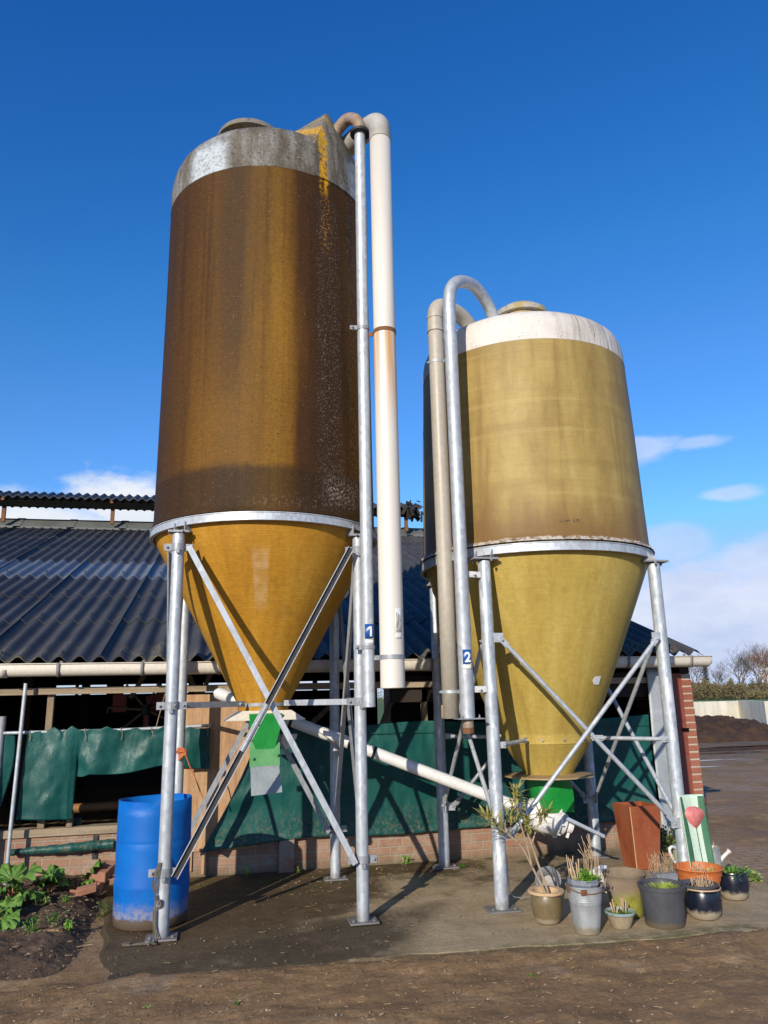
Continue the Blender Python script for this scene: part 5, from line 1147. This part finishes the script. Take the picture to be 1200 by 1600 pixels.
for i in range(22):
    p = Vector((c[0]+random.uniform(.015,.085),c[1]+random.uniform(-.04,.06),.31)); sk_.tube(spline([p, p+Vector((.008,0,.12)), p+Vector((random.uniform(-.05,.03),random.uniform(-.03,.03),random.uniform(.15,.29)))],3), .0018, 4)
P(pl_, 'dry_sticks', 'dry_stem', sk_)
lf = MB()
for i in range(330):
    k = random.random(); p = Vector((c[0]+random.gauss(.005,.032),c[1]+random.gauss(-.02,.035),.317+.075*k*random.random())); 
    if abs(p.x-c[0]) > .09: continue
    blade(lf, p, rvec(-.1,.9), random.uniform(.012,.026), random.uniform(.006,.011), .1, n=2)
for i in range(120): p = Vector((c[0]+random.uniform(-.088,.088),c[1]+random.uniform(-.07,.03),.317)); blade(lf, p, rvec(0,1), random.uniform(.010,.022), .006, .1, n=2)
P(pl_, 'herbs', 'leaf_lime', lf)
dl = MB()
for i in range(34): p = Vector((c[0]+.112+random.gauss(0,.012),c[1]-.0+random.gauss(0,.02),.28+random.uniform(-.05,.06))); blade(dl, p, rvec(-1,.4), random.uniform(.015,.03), .008, .3, n=2)
P(pl_, 'dead_leaves', 'terracotta' if False else 'dead_leaf', dl)
# little pale blue bowl with pruned stumps
c = (2.612,5.085)
r = pot('bowl_pot', 'small shallow clay pot with pale blue rim and pruned stubs', 'flower pot', c, [(0,.003),(.058,.003),(.064,.012),(.080,.055),(.086,.080)], 'buff_clay', (.082,.085), seed=3)
MB().lathe([(.085,.078),(.098,.086),(.100,.096),(.095,.102),(.086,.098),(.080,.075)], c, 48, .02, seed=3).build('rim', M['celadon'], r)
sk_ = MB()
for dx, dy, lx_, h in ((-.045,.0,-.02,.075),(-.03,.01,-.012,.09),(-.035,-.02,.012,.06),(.02,.0,-.006,.10),(.032,-.02,.004,.085),(.045,.0,.006,.07),(.038,.02,.0,.09)): sk_.tube([(c[0]+dx,c[1]+dy,.08),(c[0]+dx+lx_,c[1]+dy,.08+h)], [.006,.0045], 7)
P(r, 'pruned_stubs', 'dry_stem', sk_)
lf = MB(); [blade(lf, (c[0]+random.gauss(-.01,.04),c[1]+random.gauss(-.01,.03),.092), rvec(0,1), random.uniform(.01,.022), .005, .2, n=2) for i in range(110)]; P(r, 'small_leaves', 'leaf_grass', lf)
# empty mossy cement pot and the white shard behind it
c = (2.80,5.340)
r = pot('mossy_pot', 'large empty brown cement pot with bright green moss on its lower side', 'flower pot', c, [(0,.004),(.104,.004),(.110,.02),(.122,.13),(.136,.225),(.143,.262),(.149,.266),(.150,.275),(.140,.278),(.126,.18),(.115,.06),(0,.05)], 'mossy', seed=4)
sh_ = MB().grid(16, 10, lambda a,b: (2.64+.105*sin(a*2.4-.6)*(.6+.4*b)+.03, 5.60-.09*cos(a*2.2-1.1), .10+b*.19-.06*(a-.5)**2*4*b+.012*nz(a*6,b*6))); o = sh_.build('broken_pot', M['white_dirty'], thick=.012); props(o, 'whitish broken pot shard leaning behind the mossy pot', 'broken pot', 'pots and planters on the slab')
# dark plastic tub with a sedum
c = (2.915,5.060)
r = pot('plastic_tub', 'large dark grey plastic tub with a yellow green sedum tuft', 'flower pot', c, [(0,.004),(.122,.004),(.126,.012),(.144,.222),(.152,.226),(.154,.250),(.148,.253),(.140,.248),(.134,.15)], 'black_plastic', (.138,.195), wob=.008, seed=5)
lf = MB()
for i in range(260):
    a, q = random.uniform(0,6.28), abs(random.gauss(0,.036)); p = Vector((c[0]+.02+q*cos(a)*1.3,c[1]+.0+q*sin(a),.20+.012*random.random())); d = Vector((cos(a)*q*14, sin(a)*q*14, 1)); blade(lf, p, d, random.uniform(.03,.06), random.uniform(.004,.007), .15, n=3)
for i in range(60): p = Vector((c[0]-.06+random.gauss(0,.025),c[1]-.03+random.gauss(0,.025),.198)); blade(lf, p, rvec(.1,1), random.uniform(.012,.03), .004, .1, n=2)
P(r, 'sedum', 'leaf_sedum', lf)
# two blue-black glazed pots
def blue_pot(c, k, label, seed):
    return pot('glazed_pot', label, 'flower pot', c, [(0,.004),(.086*k,.004),(.094*k,.012),(.112*k,.042),(.120*k,.09),(.119*k,.135),(.112*k,.168),(.110*k,.174),(.118*k,.180),(.124*k,.186),(.122*k,.193),(.110*k,.191),(.104*k,.155)], 'glaze_blue', (.106*k,.168), seed=seed)
c = (3.255,5.130); r = blue_pot(c, 1.0, 'blue black glazed pot with a grey plastic insert and dry stalks', 6)
MB().lathe([(.121,.187),(.1255,.189),(.1255,.196),(.120,.197)], c, 56, .012, seed=6).build('clay_rim', M['pot_rim'], r)
MB().lathe([(.112,.18),(.120,.200),(.126,.203),(.127,.214),(.120,.218),(.112,.205),(.104,.175)], (c[0]-.012,c[1]+.01), 56, .02, seed=9).build('plastic_insert', M['black_plastic'], r)
st = MB()
for i in range(46):
    p = Vector((c[0]+random.gauss(0,.045),c[1]+random.gauss(0,.035),.175)); q = p+Vector((random.gauss(0,.02),random.gauss(0,.02),random.uniform(.04,.10))); st.tube([p,q], .0018, 4)
    if random.random() < .4: st.tube([q, q+Vector((random.uniform(-.03,.03),random.uniform(-.02,.02),random.uniform(-.02,.03)))], .0013, 4)
P(r, 'dry_stalks', 'dry_stem', st)
dl = MB(); [blade(dl, (c[0]+random.gauss(-.01,.04),c[1]+random.gauss(-.01,.03),.182), rvec(-.1,.8), random.uniform(.012,.03), .009, .2, n=2) for i in range(70)]; P(r, 'dead_leaves', 'dead_leaf', dl)
c = (3.755,5.505); r = blue_pot(c, .92, 'blue black glazed pot filled with green plants at the right end of the row', 7)
lf = MB()
for i in range(300):
    p = Vector((c[0]+random.gauss(0,.05),c[1]+random.gauss(0,.045),.160+.02*random.random())); d = rvec(.15,1); d.x *= 1.2; blade(lf, p, d, random.uniform(.035,.085), random.uniform(.004,.008), .25, n=3)
P(r, 'green_plants', 'leaf_grass', lf)
# orange pot behind
c = (3.43,5.420)
r = pot('terracotta_pot', 'wide orange pot with ribbed rim and withered plants, between the two glazed pots', 'flower pot', c, [(0,.004),(.105,.004),(.112,.02),(.138,.160),(.140,.176),(.146,.178),(.150,.205),(.157,.208),(.160,.238),(.166,.243),(.174,.252),(.171,.258),(.160,.256),(.150,.20),(.144,.17)], 'terracotta', (.145,.20), wob=.02, seed=8)
st = MB()
for i in range(40): p = Vector((c[0]+random.gauss(.02,.055),c[1]+random.gauss(0,.05),.20)); st.tube([p,p+Vector((random.gauss(0,.02),random.gauss(0,.02),random.uniform(.03,.08)))], .0018, 4)
P(r, 'withered_stalks', 'dry_stem', st)
dl = MB(); [blade(dl, (c[0]+random.gauss(.02,.05),c[1]+random.gauss(0,.04),.212), rvec(-.1,.9), random.uniform(.012,.03), .008, .2, n=2) for i in range(60)]; P(r, 'dead_leaves', 'dead_leaf', dl)
lf = MB(); [blade(lf, (c[0]+.10+random.gauss(0,.016),c[1]+random.gauss(0,.02),.21), rvec(.1,1), random.uniform(.02,.05), .006, .2, n=2) for i in range(50)]; P(r, 'green_shoot', 'leaf_sedum', lf)
# rusty tapered planter
c = (3.665,6.660); an = radians(2)
r = thing('corten_planter', 'tall square tapered planter of rusty red steel', 'planter', (c[0],c[1],0), 'pots and planters on the slab')
def sq(w, z): return [(c[0]+w*(x*cos(an)-y*sin(an)), c[1]+w*(x*sin(an)+y*cos(an)), z) for x, y in ((-1,-1),(1,-1),(1,1),(-1,1))]
mb = MB(); lv = [sq(.112,.004), sq(.150,.525), sq(.135,.525), sq(.125,.30)]
mb.add(sum(lv,[]), [(k*4+j,k*4+(j+1)%4,(k+1)*4+(j+1)%4,(k+1)*4+j) for k in range(3) for j in range(4)]+[(3,2,1,0),(12,13,14,15)]); mb.build('planter_shell', M['corten'], r, smooth=False, bevel=.003)
mb = MB(); p, q = Vector(sq(.1125,.01)[0]), Vector(sq(.1505,.522)[0]); mb.tube([p,q], .004, 6); mb.build('weld_seam', M['pot_rim'], r)
ds = MB()
dsr = thing('grey_trough', 'small blue grey plastic trough with dry stems in front of the rusty planter', 'planter', (3.55,6.05,0), 'pots and planters on the slab')
mb = MB(); mb.prism([(-.11,0),(.10,0),(.115,.085),(-.125,.085)], lambda a,z: (3.55+a,5.99,z+.003), lambda a,z: (3.55+a,6.11,z+.003)); mb.build('trough', M['grey_plastic'], dsr, bevel=.004)
for i in range(55):
    p = Vector((3.52+random.gauss(0,.06),6.05+random.gauss(0,.03),.08)); ds.tube(spline([p,p+Vector((random.gauss(0,.015),0,.06)),p+Vector((random.gauss(0,.035),random.gauss(0,.02),random.uniform(.07,.17)))],2), .0016, 4)
P(dsr, 'dry_stems', 'dry_stem', ds)
# zinc basin lying on its side
mb = MB(); mb.lathe([(0,0),(.055,.002),(.062,.012),(.092,.085),(.098,.088),(.098,.094),(.090,.09),(.058,.018)], (0,0), 40)
o = mb.build('zinc_basin', M['galv_dark'], ang=50); o.location = (2.54,6.06,.07); o.rotation_euler = (radians(64), radians(-10), radians(-24)); props(o, 'grey zinc basin tipped on its side behind the oleander pot', 'basin', 'pots and planters on the slab')
wr = MB().tube(spline([(2.11,5.80,.32),(2.105,5.78,.14),(2.15,5.80,.055),(2.30,5.83,.045),(2.36,5.85,.03)],5), .003, 6); props(wr.build('wire', M['galv']), 'bent thin wire standing beside the front left leg of the squat silo', 'wire')
# painted tulip board leaning on the leg
tb = thing('tulip_board', 'pale green board painted with a red tulip, leaning on the silo leg', 'painted board', (3.57,5.60,0))
def tbm(a, z, up=0):     # a across, z up the board; curved like a roof tile, leaning back
    cu = .020*(a/.10)**2; lean = .055*(z/.72); tw_ = .02*(z/.72-.5)*(a/.1)
    return (3.557+.012*(1-z/.72)+a, 5.575+lean-cu-up+tw_*0, z)
def strip(a0, a1, z0, z1, up, na=10, nb=20): return MB().grid(na, nb, lambda p,q: tbm(a0+(a1-a0)*p, z0+(z1-z0)*q, up))
strip(-.102,.102,.004,.722,0,24,24).build('board', M['tulip_green'], tb, thick=.012)
for a0, a1, sw_ in ((-.103,-.074,1),(.070,.100,-1)):
    MB().grid(4, 24, lambda p,q: tbm((a0+(a1-a0)*p)+sw_*.022*sin(q*3.0+.4)*p*(1 if sw_ > 0 else 0)-(.022*sin(q*2.4)*(1-p) if sw_ < 0 else 0), .01+.70*q, .0075)).build('painted_edge', M['tulip_edge'], tb, thick=.001)
pet = [(-.078,.590),(-.068,.616),(-.040,.634),(-.005,.638),(.030,.636),(.060,.622),(.080,.606),(.090,.588),(.080,.560),(.055,.525),(.028,.497),(.010,.478),(-.012,.492),(-.045,.522),(-.068,.556)]
mb = MB(); mb.add([tbm(a,z,.008) for a,z in pet]+[tbm(.008,.575,.008)], [(i,(i+1)%len(pet),len(pet)) for i in range(len(pet))]); mb.build('painted_tulip', M['tulip_red'], tb, thick=.001)
for ln in ([(.004,.485),(-.030,.545),(-.034,.600),(-.022,.632)],[(.012,.485),(.045,.545),(.050,.595),(.036,.630)],[(.008,.490),(.010,.560),(.006,.610)]):
    MB().tube([tbm(a,z,.0092) for a,z in ln], .0016, 5).build('petal_line', M['petal_dark'], tb)
MB().grid(2, 16, lambda p,q: tbm(.007+.020*(1-q)*.6+(p-.5)*.006, .05+.445*q, .008)).build('painted_stem', M['iron_dark'], tb, thick=.001)
# watering cans behind
wc = thing('watering_can', 'pale green watering can behind the front right leg of the squat silo', 'watering can', (3.80,6.20,0))
MB().lathe([(0,.004),(.088,.004),(.090,.02),(.082,.20),(.074,.245),(.070,.25),(.066,.24)], (3.80,6.20), 32).build('can_body', M['pale_green'], wc)
MB().tube(spline([(3.73,6.18,.235),(3.675,6.16,.25),(3.655,6.16,.22),(3.685,6.17,.15),(3.72,6.18,.11)],5), .012, 8).build('handle', M['white_dirty'], wc)
MB().tube(spline([(3.78,6.2,.26),(3.80,6.2,.34),(3.86,6.2,.345),(3.885,6.2,.26)],5), .009, 8).build('top_handle', M['pale_green'], wc)
wc = thing('watering_can', 'dented whitish zinc watering can with stub spout, right of the tulip board', 'watering can', (4.0,6.08,0))
MB().lathe([(0,.004),(.060,.004),(.062,.015),(.056,.21),(.060,.24),(.052,.245),(.048,.22)], (4.00,6.08), 28, .04).build('can_body', M['zinc'], wc)
MB().tube([(4.03,6.06,.13),(4.07,6.045,.175),(4.105,6.035,.205)], [.018,.015,.014], 14).build('spout', M['white_dirty'], wc)
MB().tube([(4.10,6.036,.20),(4.12,6.03,.218)], [.015,.022], 14).build('rose', M['white_dirty'], wc)
lf = MB(); [blade(lf, (4.0+random.gauss(0,.03),6.08+random.gauss(0,.03),.225), rvec(.2,1), random.uniform(.03,.08), .004, .2, n=2) for i in range(60)]; P(wc, 'dry_grass', 'dry_stem', lf)
# shrub by the sheet, plank on the ground
sb = thing('shrub', 'small bushy evergreen shrub at the foot of the metal sheet', 'shrub', (4.22,7.12,0))
lf, st = MB(), MB()
for i in range(700):
    p = Vector((4.22+random.gauss(0,.10),7.10+random.gauss(0,.07),max(.01,random.gauss(.11,.07)))); blade(lf, p, rvec(-.2,1), random.uniform(.018,.035), random.uniform(.007,.012), .1, n=2)
for i in range(14): st.tube([(4.22,7.12,0),(4.22+random.gauss(0,.1),7.1+random.gauss(0,.07),random.uniform(.08,.24))], .004, 5)
P(sb, 'leaves', 'leaf_dark', lf); P(sb, 'stems', 'bark_pale', st)
lf = MB()
for i in range(120): p = Vector((4.22+random.gauss(0,.09),7.04+random.gauss(0,.05),max(.02,random.gauss(.12,.06)))); blade(lf, p, rvec(-.2,1), random.uniform(.018,.03), .009, .1, n=2)
P(sb, 'young_leaves', 'leaf_sedum', lf)
o = MB().obox((4.13,7.02,.016), (.05,-.15,0), (.028,.010,0), (0,0,.012)).build('plank', M['clay_bits'], bevel=.003); props(o, 'short brown plank lying on the slab in front of the shrub', 'plank')

# ================================================================ FARM BACKGROUND
def hz(px_az, d): a = radians(px_az); return Vector((d*sin(a), d*cos(a), G0))
bw_ = thing('bunker_wall', 'stained pale concrete retaining wall of the dung store', 'wall', (18,26,G0))
w1 = MB(); w1.prism([(11.5,G0-.1),(20.7,G0-.1),(20.7,1.06),(11.5,1.06)], lambda a,z: (a,28.4,z), lambda a,z: (a,28.65,z)); w1.build('back_wall', M['wall_concrete'], bw_, smooth=False)
w2 = MB(); pl = [(20.70,28.66),(20.96,28.60),(19.06,24.45),(18.82,24.52)]
w2.add([(x,y,G0-.1) for x,y in pl]+[(x,y,1.08) for x,y in pl], [(0,1,2,3),(7,6,5,4)]+[(i,4+i,4+(i+1)%4,(i+1)%4) for i in range(4)]); w2.build('side_wall', M['wall_concrete'], bw_, smooth=False)
def heapf(a, b):
    x = 11.2+a*8.2; y = 21.2+b*6.6; k = max(0, 1-((x-15.4)/4.1)**4-((y-24.6)/3.3)**2)
    h = .60*k**.6*(1-.10*((x-13)/6)) ; h *= min(1, max(0, (19.2+.25*(y-24)*1.6-x)/1.7))
    h += (.14*nz(x*.9,y*.9)+.16*nz(x*2.2,y*2.2,3)+.11*nz(x*5,y*5,7)+.06*nz(x*11,y*11,1))*min(1,k*3)
    return (x, y, G0-.03+max(0,h)*1.0+.03*(h>0))
o = MB().grid(150, 90, heapf).build('dung_heap', M['heap'], ang=180); props(o, 'brown dung heap piled against the concrete wall', 'dung heap')
shd = hz(37.25,180); sr = thing('shed', 'low dark roofed shed with pale green glazed front at the far wood edge', 'shed', tuple(shd))
e1_ = Vector((cos(radians(37)),-sin(radians(37)),0)); e2_ = Vector((sin(radians(37)),cos(radians(37)),0))
def sbx(mb, a0, a1, b0, b1, z0, z1): return mb.obox(shd+e1_*((a0+a1)/2)+e2_*((b0+b1)/2)+Vector((0,0,(z0+z1)/2)), e1_*((a1-a0)/2), e2_*((b1-b0)/2), Vector((0,0,(z1-z0)/2)))
sbx(MB(),-1.8,4.5,.1,3,0,1.6).build('shed_wall', M['wood_dark'], sr)
mb = MB(); [sbx(mb,-1.7+k*.62,-1.7+k*.62+.52,-.02,.08,.15,1.55) for k in range(5)]; mb.build('glazed_front', M['glass_far'], sr)
mb = MB(); P0 = [shd+e1_*a+e2_*b+Vector((0,0,z)) for a,b,z in ((-2.3,-.4,1.6),(5.,-.4,1.6),(4.4,1.5,2.75),(-1.7,1.5,2.75),(-2.3,3.4,1.6),(5.,3.4,1.6))]; mb.add(P0, [(0,1,2,3),(3,2,5,4),(0,3,4),(1,5,2)]); mb.build('shed_roof', M['roof_far'], sr, smooth=False)
def tree(name, label, azd, d, h, spread, seed, trunkmat, twigmat, trunks=1, lean=0, dens=1., clear_=.32, up=.35):
    rg = random.Random(seed); base = hz(azd, d); root = thing(name, label, 'tree', tuple(base), 'bare trees at the field edge')
    tk, tg = MB(), MB()
    def grow(mb, p, dr, L, r, lv):
        q = p+dr*L*.5+Vector((rg.gauss(0,.05*L),rg.gauss(0,.05*L),0)); e = q+(dr+Vector((rg.gauss(0,.15),rg.gauss(0,.15),rg.gauss(0,.1)))).normalized()*L*.5
        mb.tube([p,q,e], [r,r*.85,r*.62], 5 if lv < 2 else 3, caps=False)
        if lv >= 5 or r < .008: return
        for k in range(rg.choice((2,3,3)) if lv < 4 else int(3*dens+1)):
            nd = (dr*.75+Vector((rg.gauss(0,1)*spread,rg.gauss(0,1)*spread,rg.uniform(-.15,.55)*up*2))).normalized()
            grow(tk if lv < 1 else tg, e if k else q.lerp(e,.8), nd, L*rg.uniform(.55,.85), r*.58, lv+1)
        if lv >= 1 and rg.random() < .8: grow(tg, q, (dr+Vector((rg.gauss(0,1),rg.gauss(0,1),.2))*spread*1.3).normalized(), L*.55, r*.4, lv+2)
    for t_ in range(trunks):
        o_ = Vector((rg.gauss(0,.35)*(trunks>1),rg.gauss(0,.35)*(trunks>1),0)); dr = Vector((rg.gauss(0,.10)+lean,rg.gauss(0,.08),1)).normalized()
        b_ = base+o_; e_ = b_+dr*h*clear_; tk.tube([b_-Vector((0,0,.2)),b_.lerp(e_,.5),e_], [h*.022,h*.018,h*.015], 8, caps=False)
        for k in range(4): grow(tk if k == 0 else tg, e_-dr*h*.06*k, (dr+Vector((rg.gauss(0,1),rg.gauss(0,1),0))*spread*.9).normalized(), h*.24, h*.011, 0)
    tk.build('trunk', M[trunkmat], root, fix=False); tg.build('crown', M[twigmat], root, fix=False, smooth=False)
tree('bare_tree','wide grey bare tree left of the pale trunked tree',36.2,185,10.5,.50,11,'bark_far','bark_far',2,.0,1.2)
tree('bare_tree','tall grey bare tree rising behind the pale trunked tree',37.5,200,12.2,.42,12,'bark_far','bark_far',2,.0,1.2)
tree('bare_tree','reddish bare tree with several pale trunks beside the far shed',37.9,172,9.0,.46,13,'bark_birch','bark_red',3,.03,1.2,.42)
tree('bare_tree','bare tree cut by the right edge of the photo',39.3,190,11.0,.45,14,'bark_far','bark_far',2,.0,1.2)
tree('bare_tree','pale grey bare tree showing under the end of the gutter',33.2,190,9.4,.45,15,'bark_far','bark_far',2,.0,1.2)
tree('bare_tree','small leaning pale trunked tree at the far right',39.4,165,5.2,.5,16,'bark_birch','bark_far',1,.25,1.,.4)
tree('bare_tree','low bare tree between the conifer and the grey trees',35.0,185,6.8,.5,17,'bark_far','bark_far',2,.0,1.2)
cf = hz(34.15,190); cr_ = thing('conifer', 'narrow dark conifer beside the gutter end', 'tree', tuple(cf)); mb = MB(); mb.tube([cf, cf+Vector((0,0,7.6))], [.15,.03], 6); mb.build('trunk', M['bark_far'], cr_)
mb = MB()
for i in range(900):
    k = random.random()**.8; z = 1.2+6.6*k; a = random.uniform(0,6.28); rr_ = (1-k)*1.05+.12; blade(mb, cf+Vector((rr_*cos(a)*random.random(),rr_*sin(a)*random.random(),z)), (cos(a),sin(a),-.25), random.uniform(.3,.6), .12, .1, n=2)
mb.build('crown', M['fir'], cr_, fix=False)
# winter thicket along the field edge: one uncountable mass
mb = MB()
for i in range(24000):
    a = random.uniform(8,60) if random.random() < .25 else random.uniform(31,41.5); d = random.uniform(135,168)
    hh = (2.6+1.5*nz(a*.9,1.)+1.1*nz(a*3.1,5.)+.5*nz(a*9,2.))*(1.0 if a > 30 else 1.2)
    if 36.5 < a < 38.2 and d < 160: hh *= .34
    if 36.2 < a < 40 and random.random() < .35: hh *= .8
    p = hz(a,d)+Vector((0,0,hh*random.random()**.75)); dr = rvec(-.1,1)
    mb.bar(p, p+dr*random.uniform(.2,.6), random.uniform(.04,.16), .02, rvec())
props(mb.build('thicket', M['thicket'], smooth=False, fix=False), kind='stuff')
# tall dry grass along the meadow edge and verge grass
mb = MB()
for i in range(1500):
    a = random.uniform(33,42); d = random.uniform(44,90); p = hz(a,d); blade(mb, p, (random.gauss(0,.2),random.gauss(0,.2),1), random.uniform(.25,.8), .015, .1, n=2)
for i in range(2600):
    x = random.uniform(11.3,20); y = random.uniform(12.6,17.3); 
    if not (12.2+.0 < y < 14.4+ (x-11.2)*.9) or x < 11.3+(y<13.5)*.5: continue
    blade(mb, (x,y,G0), (random.gauss(0,.3),random.gauss(0,.3),1), random.uniform(.05,.14), .008, .2, n=2)
for i in range(900):
    x = random.uniform(19.2,24); y = random.uniform(23.2,30)
    if x < 19.2+(y-24)*.5: continue
    blade(mb, (x,y,G0), (random.gauss(0,.25),random.gauss(0,.25),1), random.uniform(.15,.5), .012, .2, n=2)
props(mb.build('tall_grass', M['leaf_grass'], fix=False, ang=180), kind='stuff')
